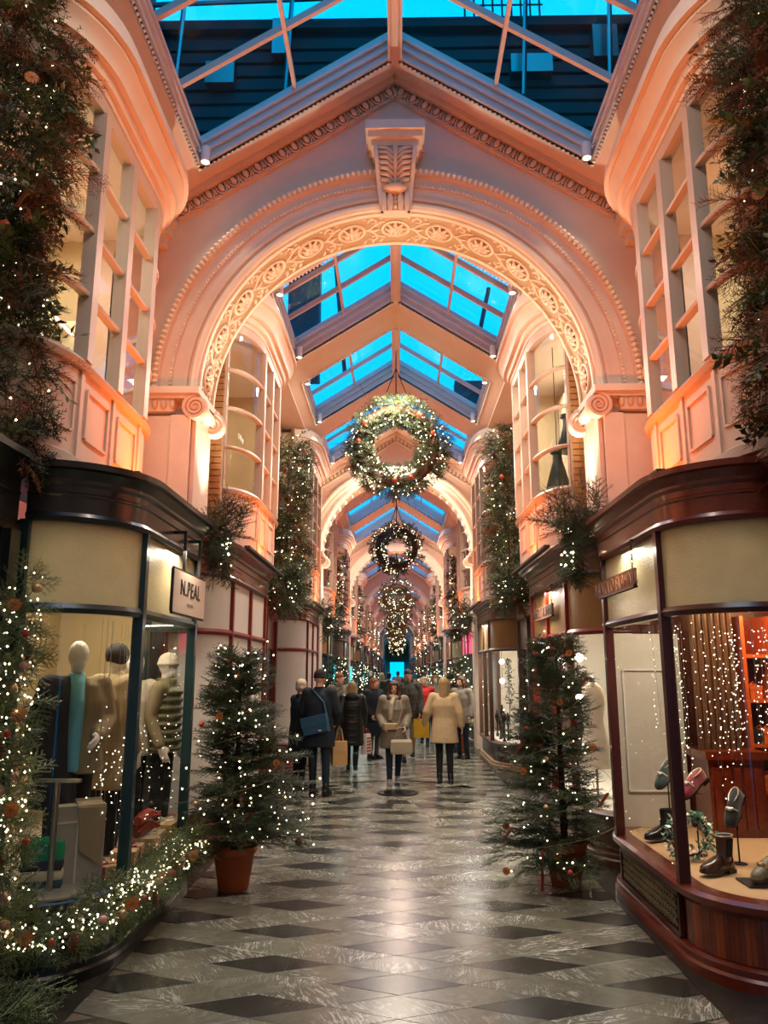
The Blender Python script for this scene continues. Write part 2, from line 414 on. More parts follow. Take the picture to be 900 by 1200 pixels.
WN = [0]
def skylight(y0, y1, hx, zr, k, nb, hi=2):
    WN[0] += 1; c = ['nearest', 'second', 'third', 'fourth', 'fifth', 'sixth', 'seventh'][WN[0]-1] if WN[0] < 8 else 'distant'
    root = T('window_%d' % WN[0], '%s blue skylight along the ceiling ridge' % c if WN[0] < 8 else 'small distant skylight, %s of the row along the ceiling ridge' % ('number %d from the camera' % WN[0]), 'skylight', (0, (y0+y1)/2, zr), kind='structure', group='far skylights' if WN[0] >= 8 else None)
    Z = lambda x: zr-k*abs(x); H = .40
    fr = MB()
    for s in (-1, 1):
        for yy, sg in ((y0, -1), (y1, 1)):
            q = [(0, yy, Z(0)-.01), (s*hx, yy, Z(hx)-.01), (s*hx, yy, Z(hx)+H), (0, yy, Z(0)+H)]
            q2 = [(x, y+sg*.05, z) for x, y, z in q]
            fr.add(q+q2, [(0,1,2,3), (7,6,5,4), (0,4,5,1), (2,6,7,3), (1,5,6,2)])
            for hh in ((.05, .18, .30) if hi else ()):
                fr.beam((0, yy-sg*.015, Z(0)+hh), (s*hx, yy-sg*.015, Z(hx)+hh), .035, .028)
        q = [(s*hx, y0, Z(hx)-.01), (s*hx, y1, Z(hx)-.01), (s*hx, y1, Z(hx)+H), (s*hx, y0, Z(hx)+H)]
        q2 = [(x+s*.05, y, z) for x, y, z in q]
        fr.add(q+q2, [(0,1,2,3), (7,6,5,4), (0,4,5,1), (2,6,7,3)])
        for hh in ((.06, .2, .31) if hi else ()):
            fr.beam((s*(hx-.012), y0, Z(hx)+hh), (s*(hx-.012), y1, Z(hx)+hh), .03, .03)
    fr.obj('frame', kerbm, root)
    rb = MB(); rb.box(-.075, .075, y0, y1, zr-.02, zr+H+.02); rb.box(-.035, .035, y0, y1, zr-.06, zr)
    rb.obj('ridge_beam', barm, root)
    ya = [y0+(y1-y0)*i/nb for i in range(nb+1)]
    for s in (-1, 1):
        for yy in ya[1:-1]:
            b = MB(); b.beam((s*.05, yy, Z(.05)+H-.03), (s*hx, yy, Z(hx)+H-.03), .045, .07); b.obj('glazing_bar', barm, root)
        b = MB(); xm = hx*.52; b.beam((s*xm, y0, Z(xm)+H-.06), (s*xm, y1, Z(xm)+H-.06), .04, .055); b.obj('glazing_bar', barm, root)
        one = MB()
        for a, c_ in zip(ya, ya[1:]):
            for xa, xb in ((.04, xm), (xm, hx)):
                q = [(s*xa, a+.01, Z(xa)+H), (s*xb, a+.01, Z(xb)+H), (s*xb, c_-.01, Z(xb)+H), (s*xa, c_-.01, Z(xa)+H)]
                if hi > 1:
                    p = MB(); p.add(q, [(0,1,2,3)]); p.obj('pane', skyglass, root)
                else: one.add(q, [(0,1,2,3)])
        one.obj('pane', skyglass, root)
    if hi:
        bd = MB(); st = .055 if hi > 1 else .12
        def row(a, b_):
            a = Vector(a); b_ = Vector(b_); n = int((b_-a).length/st); d = (b_-a)/n
            for i in range(n):
                p = a+d*(i+.5); r = st*.36
                bd.add([(p.x-r, p.y, p.z), (p.x, p.y-r, p.z), (p.x+r, p.y, p.z), (p.x, p.y+r, p.z), (p.x, p.y, p.z-r*1.1), (p.x, p.y, p.z+r)],
                       [(0,1,4),(1,2,4),(2,3,4),(3,0,4),(1,0,5),(2,1,5),(3,2,5),(0,3,5)])
        for s in (-1, 1):
            row((0, y1-.01, Z(0)-.01), (s*hx, y1-.01, Z(hx)-.01)); row((s*(hx-.01), y0, Z(hx)-.01), (s*(hx-.01), y1, Z(hx)-.01))
            row((0, y0+.01, Z(0)-.01), (s*hx, y0+.01, Z(hx)-.01))
        bd.obj('beading', cream, root, kind='stuff')
    return root
lens_on = glow('lamp_lens', '#fff1d0', 9)
def can_lamp(x, y, z, lab, lit=True, power=14):
    t = T('ceiling_spotlight', lab, 'spotlight', (x, y, z), group='skylight corner lamps')
    b = MB(); b.lathe([(.03, .17), (.046, .165), (.048, 0), (.040, -.005), (.036, .02), (0, .02)], (x, y, z), 16); b.obj('housing', whitep, t, 50)
    b = MB(); b.lathe([(0, .022), (.034, .022), (.036, .012), (0, .012)], (x, y, z), 14); b.obj('lens', lens_on if lit else darkm, t)
    b = MB(); s = 1 if x > 0 else -1; b.beam((x, y, z+.12), (x+s*.09, y, z+.14), .02, .02); b.obj('bracket', whitep, t)
    if power: add_light('spot_beam', 'SPOT', (x, y, z-.02), power, CREAM, .03, aim=(x*.45, y-.25, 0), spot=75)
    return t
ZR0, ZE0, XE0, HX0 = 8.16, 6.68, 2.32, 2.05
ZR1, ZE1, XE1, HX1 = 7.45, 6.30, 1.80, 1.58
k0 = ceiling(-3.5, A1+.3, XE0, ZE0, ZR0, [(4.0, 7.1), (-.2, 2.9)], HX0, 2.9, 0)
skylight(4.0, 7.1, HX0, ZR0, k0, 4)
sky1 = [(8.95, 11.2), (12.1, 14.35), (15.25, 17.4)]
k1 = ceiling(A1+.3, 18.4, XE1, ZE1, ZR1, sky1, HX1, 2.4, 1)
for a, b_ in sky1: skylight(a, b_, HX1, ZR1, k1, 3)
mods = [(ARCHES[i]+.3, ARCHES[i+1]+.3) for i in range(len(ARCHES)-1)]
for n, (a, b_) in enumerate(mods):
    L_ = (b_-a); sk = [(a+.9+q*3.6, a+.9+q*3.6+2.35) for q in range(3)]
    ceiling(a, b_, XE1, ZE1, ZR1, sk, HX1, 2.4, n+2)
    for q, (c, d) in enumerate(sk):
        skylight(c, d, HX1, ZR1, k1, 3, 1 if n == 0 else 0)
ceiling(ARCHES[-1]+.3, 128, XE1, ZE1, ZR1, [], HX1, 2.4, 12)
for (y, hx, zr, k, nm, d) in ((7.0, HX0, ZR0, k0, 'nearest skylight', .1), (11.1, HX1, ZR1, k1, 'second skylight', .1), (14.25, HX1, ZR1, k1, 'third skylight', .1), (17.3, HX1, ZR1, k1, 'fourth skylight', .1)):
    for s in (-1, 1):
        can_lamp(s*(hx-.09), y, zr-k*hx+.03, 'white cylinder spotlight in the far %s corner of the %s' % ('left' if s < 0 else 'right', nm))
for (y, hx, zr, k, nm) in ((9.08, HX1, ZR1, k1, 'second skylight'), (12.22, HX1, ZR1, k1, 'third skylight')):
    for s in (-1, 1):
        can_lamp(s*(hx-.09), y, zr-k*hx+.03, 'white cylinder spotlight in the near %s corner of the %s' % ('left' if s < 0 else 'right', nm), power=8)

# what stands outside above the roof
def building(name, x0, x1, y0, y1, z1, lab):
    t = T(name, lab, 'building', ((x0+x1)/2, (y0+y1)/2, 8))
    b = MB(); b.box(x0, x1, y0, y1, 7.6, z1); b.obj('wall', outbrick, t)
    xs = x1 if x0 < 0 else x0; s = 1 if x0 < 0 else -1
    for i in range(int((y1-y0)/1.6)):
        for zz in (8.6, 10.6):
            b = MB(); b.box(min(xs, xs+s*.06), max(xs, xs+s*.06), y0+.5+i*1.6, y0+1.4+i*1.6, zz, zz+1.2); b.obj('window', darkm, t)
    b = MB(); b.box(min(xs, xs+s*.12), max(xs, xs+s*.12), y0, y1, z1-.25, z1); b.obj('coping', darkm, t)
building('roof_building', -6.4, -3.4, -2, 9.2, 12.4, 'dark brick building above the left side of the nearest skylight')
building('roof_building', 3.4, 6.4, -2, 9.2, 12.4, 'dark brick building above the right side of the nearest skylight')
t = T('roof_parapet', 'dark slate parapet outside beyond the nearest skylight', 'parapet', (0, 8.4, 8.2))
b = MB(); b.box(-3.4, 3.4, 8.2, 9.0, 7.7, 9.55); b.obj('wall', darkm, t)
for q in range(9):
    for s in (-1, 1): b = MB(); b.box(s*.05 if s > 0 else -3.35, 3.35 if s > 0 else -.05, 8.155, 8.205, 7.78+q*.19, 7.92+q*.19); b.obj('cladding_board', outbrick, t)
for q, (x, z, w, h) in enumerate(((-2.3, 8.7, .35, .3), (-1.5, 9.1, .2, .5), (1.4, 8.8, .5, .25), (2.4, 9.0, .3, .45))): b = MB(); b.box(x, x+w, 8.0, 8.16, z, z+h); b.obj('vent_box', metal, t)
b = MB(); b.box(-3.4, 3.4, 8.1, 9.1, 9.55, 9.68); b.obj('coping', outbrick, t)
t = T('scaffold', 'steel pipes and cage standing on the roof by the nearest skylight', 'scaffold', (1.2, 8.5, 9.6))
b = MB()
for q in range(9): b.tube([(.9+q*.12, 8.4, 9.6), (.9+q*.12, 8.4, 11.6)], .014, 5)
for q in range(9): b.tube([(.9, 8.4, 9.7+q*.22), (1.9, 8.4, 9.7+q*.22)], .012, 5)
b.obj('cage', darkm, t, kind='stuff')
for q in range(3): b = MB(); b.tube([(-3.3, 7.9, 9.7+q*.5), (3.3, 7.9, 9.9+q*.5)], .03, 6); b.obj('pipe', metal, t)
for x in (-2.6, -1.3, 1.5, 2.5): b = MB(); b.tube([(x, 7.8, 8.3), (x+.15, 7.8, 11.4)], .03, 6); b.obj('pipe', metal, t)
t = T('roof_gantry', 'dark steel gantry crossing the sky above the second and third skylights', 'gantry', (0, 12, 8))
for (p, q) in (((-2.2, 15, 8.0), (-1.5, 15, 11.5)), ((-1.6, 15, 8.0), (-1.8, 15, 11.5)), ((-1.1, 15.5, 8.0), (-1.45, 15.5, 12)), ((1.6, 14.5, 8.0), (1.9, 14.5, 9.4)), ((1.2, 18.5, 8.2), (2.2, 18.5, 8.9)), ((-1.9, 18.5, 8.3), (-.3, 18.5, 9.2)), ((.3, 18.5, 8.9), (1.8, 18.5, 8.5))): b = MB(); b.tube([p, q], .05, 6); b.obj('strut', darkm, t)
b = MB(); b.box(-2.4, -1.7, 15.8, 16.2, 8.0, 12.5); b.obj('housing', darkm, t); b = MB(); b.box(1.5, 2.2, 18.6, 19, 8, 9.0); b.obj('housing', darkm, t)

# ------------------------------------------------------------------ arch walls
def ornate_soffit(R, zs, y0, D, root):
    P = lambda u, v, h: Vector(((R-h)*math.cos(u/R), y0+v, zs+(R-h)*math.sin(u/R)))
    Ltot = pi*R; n = 13; sp = Ltot/n; vm = D/2
    b = MB(); m = 60                          # raised rims along both edges of the frieze
    for v0, v1 in ((.0, .05), (D-.05, D)):
        rings = []
        for i in range(m+1):
            u = Ltot*i/m; rings.append([P(u, v0, 0), P(u, v1, 0), P(u, v1, .022), P(u, v0, .022)])
        b.loft(rings)
    b.obj('frieze_rim', cream, root, 30)
    for i in range(n):
        u0 = sp*(i+.5); b = MB()
        r = .145
        b.tube([P(u0+r*math.cos(t), vm+r*math.sin(t), .008) for t in [2*pi*q/18 for q in range(18)]], .017, 5, closed=True)
        for q in range(8):
            t = 2*pi*q/8; cx, cy_ = u0+.07*math.cos(t), vm+.07*math.sin(t)
            b.tube([P(u0+.025*math.cos(t), vm+.025*math.sin(t), .004), P(cx, cy_, .026), P(u0+.115*math.cos(t), vm+.115*math.sin(t), .004)], [.012, .026, .008], 5)
        c = P(u0, vm, .012); b.ball(c, .026, 7, 5)
        b.obj('rosette', cream, root, 50)
        b = MB()                              # linking scrolls and leaves between rosettes
        for sg in (-1, 1):
            pts = [P(u0+.12+.05*q, vm+sg*(.15-.035*q+.02*math.sin(q*1.3)), .006) for q in range(6)]
            b.tube(pts, [.016, .015, .013, .012, .010, .006], 5)
            sc = []
            for q in range(9):
                t = q*.75; rr = .06*(1-q/11); sc.append(P(u0+sp/2+rr*math.cos(t*sg), vm+sg*.15+rr*math.sin(t*sg), .006))
            b.tube(sc, [.012]*5+[.011, .01, .009, .012], 5)
            for q in range(3):
                a = P(u0+sp/2-.10+.09*q, vm+sg*.20, .003); e = P(u0+sp/2-.06+.09*q, vm+sg*.245, .02)
                b.tube([a, (a+e)/2, e], [.006, .018, .005], 4)
        b.tube([P(u0+sp/2-.07, vm, .004), P(u0+sp/2, vm, .018), P(u0+sp/2+.07, vm, .004)], [.006, .026, .006], 5)
        b.obj('scroll', cream, root, 50)
def volute(b, c, r, axis_y=True, flip=1):
    b.lathe([(0, -.05), (r*.96, -.05), (r*.96, .035), (r*.8, .045), (0, .045)], c, 20, axis='y')
    pts = []; m = 40
    for i in range(m+1):
        t = i/m; a = t*2.6*2*pi; rr = r*(1-.86*t)
        pts.append((c[0]+flip*rr*math.sin(a), c[1]-.05, c[2]+rr*math.cos(a)))
    b.tube(pts, [.024*(1-.6*i/m)+.004 for i in range(m+1)], 5)
    b.ball((c[0], c[1]-.055, c[2]), .02, 7, 5)
EGG = None
def egg_mesh():
    b = MB(); b.ball((0, 0, 0), (.036, .034, .058), 7, 5)
    b.tube([(-.055, 0, .05), (-.052, -.008, -.02), (-.03, -.01, -.062), (0, -.012, -.075), (.03, -.01, -.062), (.052, -.008, -.02), (.055, 0, .05)], .011, 4)
    b.tube([(.072, -.004, .06), (.072, -.01, -.05)], [.004, .013], 4)
    me = b.mesh('egg'); me.materials.append(stone_c)
    me.polygons.foreach_set('use_smooth', [True]*len(me.polygons)); return me
stone_c = M('salmon_stone', '#dcb79d', .55, var=.06)
def arch_wall(n, y0, D, R, zs, Wd, zr, k, xe, hi):
    nm = 'wall_arch' if n == 0 else 'wall_arch.%03d' % n
    lab = ['nearest arch spanning the arcade, with carved keystone and rosette soffit', 'second arch across the arcade, behind the first hanging wreath', 'third arch across the arcade, behind the second hanging wreath'][n] if n < 3 else 'plain %s arch, far down the arcade' % ORD[n]
    root = T(nm, lab, 'arch', (0, y0, 0), group='far arches' if n > 2 else None, kind='structure')
    top = lambda x: max(zr-k*abs(x), zr-k*xe)+(.7 if n == 0 else .35)
    m = 48 if hi else 24; b = MB(); an = []
    for i in range(m+1): an.append(pi*i/m)
    pin = []; pout = []
    for a in an:
        c, s_ = math.cos(a), math.sin(a); pin.append((R*c, zs+R*s_))
        best = None
        if abs(c) > 1e-6:
            t = Wd/abs(c); z = zs+t*s_
            if z <= top(Wd): best = (math.copysign(Wd, c), z)
        if best is None:
            lo, hi_ = R, 12
            for _ in range(40):
                mid = (lo+hi_)/2
                if zs+mid*s_ > top(mid*c): hi_ = mid
                else: lo = mid
            best = (lo*c, zs+lo*s_)
        pout.append(best)
    rings = []
    for i in range(m+1):
        (xi, zi), (xo, zo) = pin[i], pout[i]
        rings.append([Vector((xi, y0, zi)), Vector((xo, y0, zo)), Vector((xo, y0+D, zo)), Vector((xi, y0+D, zi))])
    b.loft(rings)
    for s in (-1, 1): b.box(min(s*R, s*Wd), max(s*R, s*Wd), y0, y0+D, 3.06 if n == 0 else 0, zs)
    b.obj('wall', plaster, root, 20)
    if hi < 1:
        rings = []
        for i in range(25):
            a = pi*i/24; c, s_ = math.cos(a), math.sin(a)
            rings.append([Vector(((R+r)*c, y0-d, zs+(R+r)*s_)) for r, d in ((-.01, 0), (-.01, .05), (.14, .05), (.14, 0))])
        b = MB(); b.loft(rings); b.obj('archivolt', cream, root, 40); return root
    # archivolt mouldings
    w = .46 if n == 0 else .30; f = w/.46
    prof = [(0,0),(0,.035),(.035,.05),(.055,.05),(.055,.028),(.09,.028),(.10,.055),(.13,.055),(.13,.035),(.255,.035),(.255,.05),(.295,.05),(.295,.04),(.375,.04),(.39,.08),(.455,.08),(.46,0)]
    b = MB(); rings = []
    for i in range(m*2+1):
        a = pi*i/(m*2); c, s_ = math.cos(a), math.sin(a)
        rings.append([Vector(((R+r*f)*c, y0-d, zs+(R+r*f)*s_)) for r, d in prof])
    b.loft(rings); b.obj('archivolt', plaster if n == 0 else cream, root, 30)
    # cream inner edge
    b = MB(); rings = []
    for i in range(m*2+1):
        a = pi*i/(m*2); c, s_ = math.cos(a), math.sin(a)
        rings.append([Vector(((R+r)*c, y0-d, zs+(R+r)*s_)) for r, d in ((-.004, -.03), (-.004, .04), (.03, .06), (.056, .06), (.056, -.03))])
    b.loft(rings); b.obj('arch_edge', cream, root, 30)
    if n == 0:
        b = MB(); rr = R+.275; cnt = int(pi*rr/.042)
        for i in range(cnt):
            a = pi*(i+.5)/cnt; p = (rr*math.cos(a), y0-.055, zs+rr*math.sin(a)); r = .017 if i % 3 else .011
            b.add([(p[0]-r, p[1], p[2]), (p[0], p[1], p[2]-r), (p[0]+r, p[1], p[2]), (p[0], p[1], p[2]+r), (p[0], p[1]-r, p[2])], [(1,0,4),(2,1,4),(3,2,4),(0,3,4)])
        b.obj('bead_and_reel', cream, root, kind='stuff')
        b = MB(); rr = R+.425; cnt = int(pi*rr/.06)
        for i in range(cnt):
            a = pi*(i+.5)/cnt; d = Vector((-math.sin(a), 0, math.cos(a))); o = Vector((math.cos(a), 0, math.sin(a)))
            p = o*rr+Vector((0, y0-.082, zs))
            b.tube([p-o*.03, p+Vector((0, -.012, 0)), p+o*.028], [.008, .024, .014], 5)
        b.obj('leaf_moulding', cream, root, kind='stuff')
    # soffit frieze
    b = MB(); rings = []
    for i in range(m+1):
        a = pi*i/m; c, s_ = math.cos(a), math.sin(a)
        rings.append([Vector(((R-h)*c, y, zs+(R-h)*s_)) for h, y in ((0.002, y0+.01), (.006, y0+.02), (.006, y0+D-.02), (.002, y0+D-.01))])
    b.loft(rings, caps=False); b.obj('frieze', friezem if n == 0 else cream, root, 40)
    if n == 0: ornate_soffit(R-.006, zs, y0, D, root)
    elif n < 3:
        b = MB(); cnt = 26
        for i in range(cnt):
            a = pi*(i+.5)/cnt; p = ((R-.01)*math.cos(a), y0+D/2, zs+(R-.01)*math.sin(a)); b.ball(p, (.06, .16, .06), 6, 4)
        b.obj('rosettes', cream, root, kind='stuff')
    # gable cornice
    b = MB()
    for s in (-1, 1):
        b.beam((0, y0-.05, zr-.035), (s*xe, y0-.05, zr-k*xe-.035), .12, .07)
        b.beam((0, y0-.02, zr-.23), (s*xe, y0-.02, zr-k*xe-.23), .05, .03)
    b.obj('gable_cornice', stone_c if n == 0 else cream, root)
    Ls = xe*math.sqrt(1+k*k); ang = math.atan(k)
    if n == 0:
        global EGG
        EGG = EGG or egg_mesh(); cnt = 18
        for s in (-1, 1):
            for i in range(cnt):
                x = s*xe*(i+.5)/cnt
                o = bpy.data.objects.new('egg', EGG)
                child_at(o, root, Matrix.Translation((x, y0-.045, zr-k*abs(x)-.145)) @ Matrix.Rotation(s*ang, 4, 'Y'))
    else:
        b = MB(); cnt = 20
        for s in (-1, 1):
            for i in range(cnt):
                x = s*xe*(i+.5)/cnt; z = zr-k*abs(x)-.12; b.box(x-.025, x+.025, y0-.06, y0, z-.05, z+.04)
        b.obj('dentils', cream, root, kind='stuff')
    # pilasters and capitals
    for s in (-1, 1):
        mx = s > 0
        b = MB(mx); b.box(-Wd+.02, -R-.10, y0-.07, y0, 3.06, zs-.28); b.box(-R-.22, -R-.03, y0-.11, y0-.06, 3.06, zs-.28); b.box(-R-.03, -R+.012, y0-.02, y0+D-.04, 3.06, zs-.2)
        b.obj('pilaster', stone, root)
        b = MB(mx)
        b.box(-Wd, -R+.06, y0-.17, y0+D+.06, zs-.07, zs); b.box(-Wd, -R+.03, y0-.13, y0+D+.03, zs-.11, zs-.07)
        b.box(-Wd, -R-.2, y0-.10, y0, zs-.24, zs-.11)
        cap = b.obj('capital', stone, root)
        if n < 3:
            b = MB(mx)
            for i in range(6):
                b.ball((-Wd+.06+i*.09, y0-.115, zs-.17), (.03, .03, .05), 7, 5)
            b.obj('egg', stone_c, cap, 50)
            b = MB(mx); volute(b, (-R+.02, y0-.07, zs-.2), .125, flip=-1); b.obj('volute', stone_c, cap, 50)
            b = MB(mx); volute(b, (-R+.05, y0+D-.06, zs-.2), .125, flip=1)
            b.tube([(-R+.02, y0+.02, zs-.14), (-R+.05, y0+D/2, zs-.19), (-R+.02, y0+D-.1, zs-.14)], .06, 8)
            b.ball((-R+.06, y0+D-.05, zs-.06), (.05, .05, .05), 8, 6); b.obj('volute', stone, cap, 50)
    return root
ZS0, RA0, ZS1, RA1 = 4.53, 2.03, 4.50, 1.80
aw = arch_wall(0, A1, .62, RA0, ZS0, 2.75, ZR0, k0, XE0, 2)
# shoulders that close the gap above the lower ceiling behind the first arch
# keystone console
ks = None
def keystone(root, y0):
    y = y0
    b = MB()
    b.box(-.31, .31, y-.40, y, 7.26, 7.36); b.box(-.285, .285, y-.36, y, 7.19, 7.27); b.box(-.25, .25, y-.31, y, 7.12, 7.19)
    k_ = b.obj('keystone', stone, root)
    pr = [(7.12, .29), (7.0, .30), (6.9, .27), (6.8, .21), (6.7, .17), (6.6, .16), (6.48, .13)]
    wd = lambda z: .155+.065*(z-6.48)/.64
    b = MB(); b.loft([[Vector((-wd(z), y, z)), Vector((wd(z), y, z)), Vector((wd(z), y-d, z)), Vector((-wd(z), y-d, z))] for z, d in pr])
    for s in (-1, 1):
        b.loft([[Vector((s*wd(z)+.03*s*e, y-d*g, z)) for e, g in ((-1, .6), (.3, .6), (.3, 1.12), (-1, 1.12))] for z, d in pr])
    b.obj('console', stone, k_, 30)
    dd = lambda z: float(np.interp(z, [p[0] for p in pr][::-1], [p[1] for p in pr][::-1]))
    b = MB()
    b.tube([(0, y-dd(z)-.02, z) for z in (7.1, 7.0, 6.9, 6.8, 6.74)], [.03, .026, .024, .022, .02], 7)
    for i in range(7):
        z = 7.08-i*.05
        for s in (-1, 1):
            x1 = wd(z)*.85
            pts = [(s*.02, y-dd(z-.05)-.01, z-.06), (s*x1*.5, y-dd(z)-.035, z-.01), (s*x1, y-dd(z)-.012, z+.015), (s*x1*1.02, y-dd(z)-.03, z-.02)]
            b.tube(pts, [.018, .026, .02, .006], 6)
    b.obj('acanthus_leaf', stone_c, k_, 60)
    b = MB(); b.ball((0, y-.22, 6.68), (.125, .075, .05), 12, 8); b.obj('leaf_roll', stone_c, k_, 60)
    b = MB()
    for x in (-.12, -.055, .055, .12): b.tube([(x, y-.17, 6.66), (x, y-.20, 6.54), (x, y-.15, 6.46)], [.026, .034, .022], 8)
    for q in range(4): b.ball((0, y-.18+q*.005, 6.64-q*.045), .022, 7, 5)
    b.obj('reeding', stone, k_, 60)
keystone(aw, A1)
# small corbels where the gable wall meets the bow windows
for s in (-1, 1):
    b = MB(s > 0); b.box(-2.6, -2.33, A1-.22, A1, 6.36, 6.44); b.box(-2.6, -2.37, A1-.17, A1, 6.24, 6.36); b.box(-2.6, -2.42, A1-.12, A1, 6.12, 6.24)
    b.obj('corbel', stone, aw)
for i, yy in enumerate(ARCHES):
    arch_wall(i+1, yy, .6, RA1, ZS1, 2.6, ZR1, k1, XE1, 1 if i < 2 else 0)

# ------------------------------------------------------------------ long walls
def long_wall(s):
    mx = s > 0; b = MB(mx)
    b.box(-2.95, -2.62, -3.5, 4.25, 3.06, 7.2); b.box(-2.95, -2.62, 6.7, A1+.2, 3.06, 7.2)
    b.box(-2.95, -2.62, 4.25, 6.7, 6.2, 7.2)
    for y in [A1+.6]+[a+.55 for a in ARCHES]: pass
    ya = A1+.6
    gaps = []
    for m0 in [A1+.45]+[a+.35 for a in ARCHES[:-1]]:
        gaps += [(m0+.65, m0+3.25), (m0+6.35, m0+9.35)]
    cur = ya
    for g0, g1 in gaps:
        b.box(-2.6, -2.2, cur, g0, 3.06, 6.6); b.box(-2.6, -2.2, g0, g1, 6.1, 6.6); cur = g1
    b.box(-2.6, -2.2, cur, 128, 3.06, 6.6)
    w = b.obj('wall_right' if mx else 'wall_left', plaster, kind='structure', label='long plastered %s wall above the shops' % ('right' if mx else 'left'))
    bk = MB(mx); bk.box(-3.55, -3.42, -3.5, 128, 0, 2.94); bk.obj('wall_back_right' if mx else 'wall_back_left', plaster, kind='structure', label='dark back wall of the %s shops' % ('right' if mx else 'left'))
    bk = MB(mx); bk.box(-3.1, -2.38, 7.14, 7.28, 0, 2.92); bk.obj('wall_pier_right' if mx else 'wall_pier_left', plaster, kind='structure', label='pier between the first two %s shops' % ('right' if mx else 'left'))
    # exposed brick return beside the first bow window past the arch
    bm_ = MB(mx); bm_.box(-2.25, -1.945, 8.22, 8.30, 3.06, 6.2); bm_.obj('brick_bed', mortar, w)
    bms = []
    for hw in (.0965, .0365): me = MB(mx); me.box(-hw, hw, -.02, 0, -.0295, .0295); bme = me.mesh('brick'); bme.materials.append(brickm); bms.append(bme)
    for r in range(43):
        z = 3.095+r*.072
        for q in range(2):
            x = (-2.125, -1.988)[q] if r % 2 else (-2.185, -2.048)[q]
            o = bpy.data.objects.new('brick', bms[q if r % 2 else 1-q]); child_at(o, w, Matrix.Translation(((-1 if mx else 1)*x, 8.222-.002*((r*7+q*3) % 4), z)))
    return w
wl = long_wall(-1); wr = long_wall(1)
b = MB(); b.box(-3, 3, 127.6, 128, 3.0, 8); b.box(-3, -1.15, 127.6, 128, 0, 3); b.box(1.15, 3, 127.6, 128, 0, 3)
b.obj('wall_end', plaster, kind='structure', label='end wall with blue dusk doorway far down the arcade')
b = MB(); b.box(-3, 3, -3.6, -3.4, 0, 8.4); b.obj('wall_light_block', plaster, kind='structure')  # unseen wall added across the open street end to block blue dusk light
# ================================================================== bow windows and shopfronts
def bay_path(y0, y1, xw, xf, c, n=8):
    p = []
    for i in range(n+1):
        t = pi/2*i/n; p.append((xw+(xf-xw)*math.sin(t), y0+c-c*math.cos(t)))
    q = [(x, y0+y1-y) for x, y in reversed(p)]
    return p, q
def seg_path(a, b_, n=1): return [(a[0]+(b_[0]-a[0])*i/n, a[1]+(b_[1]-a[1])*i/n) for i in range(n+1)]
def post(b, p, nrm, z0, z1, w=.07, d=.08, off=0.):
    t = (-nrm[1], nrm[0])
    pts = []
    for a, e in ((-1, -1), (1, -1), (1, 1), (-1, 1)):
        pts.append((p[0]+t[0]*a*w/2+nrm[0]*(off+e*d/2), p[1]+t[1]*a*w/2+nrm[1]*(off+e*d/2)))
    b.add([(x, y, z0) for x, y in pts]+[(x, y, z1) for x, y in pts], [(3,2,1,0),(4,5,6,7),(0,1,5,4),(1,2,6,5),(2,3,7,6),(3,0,4,7)])
def sheet(b, path, z0, z1, off=0.):
    nr = path_normals(path); vs = []; fs = []
    for (p, n_) in zip(path, nr): vs += [(p[0]+n_[0]*off, p[1]+n_[1]*off, z0), (p[0]+n_[0]*off, p[1]+n_[1]*off, z1)]
    for i in range(len(path)-1): fs.append((2*i, 2*i+2, 2*i+3, 2*i+1))
    b.add(vs, fs)
def unit_norm(v): l = math.hypot(*v); return (v[0]/l, v[1]/l)

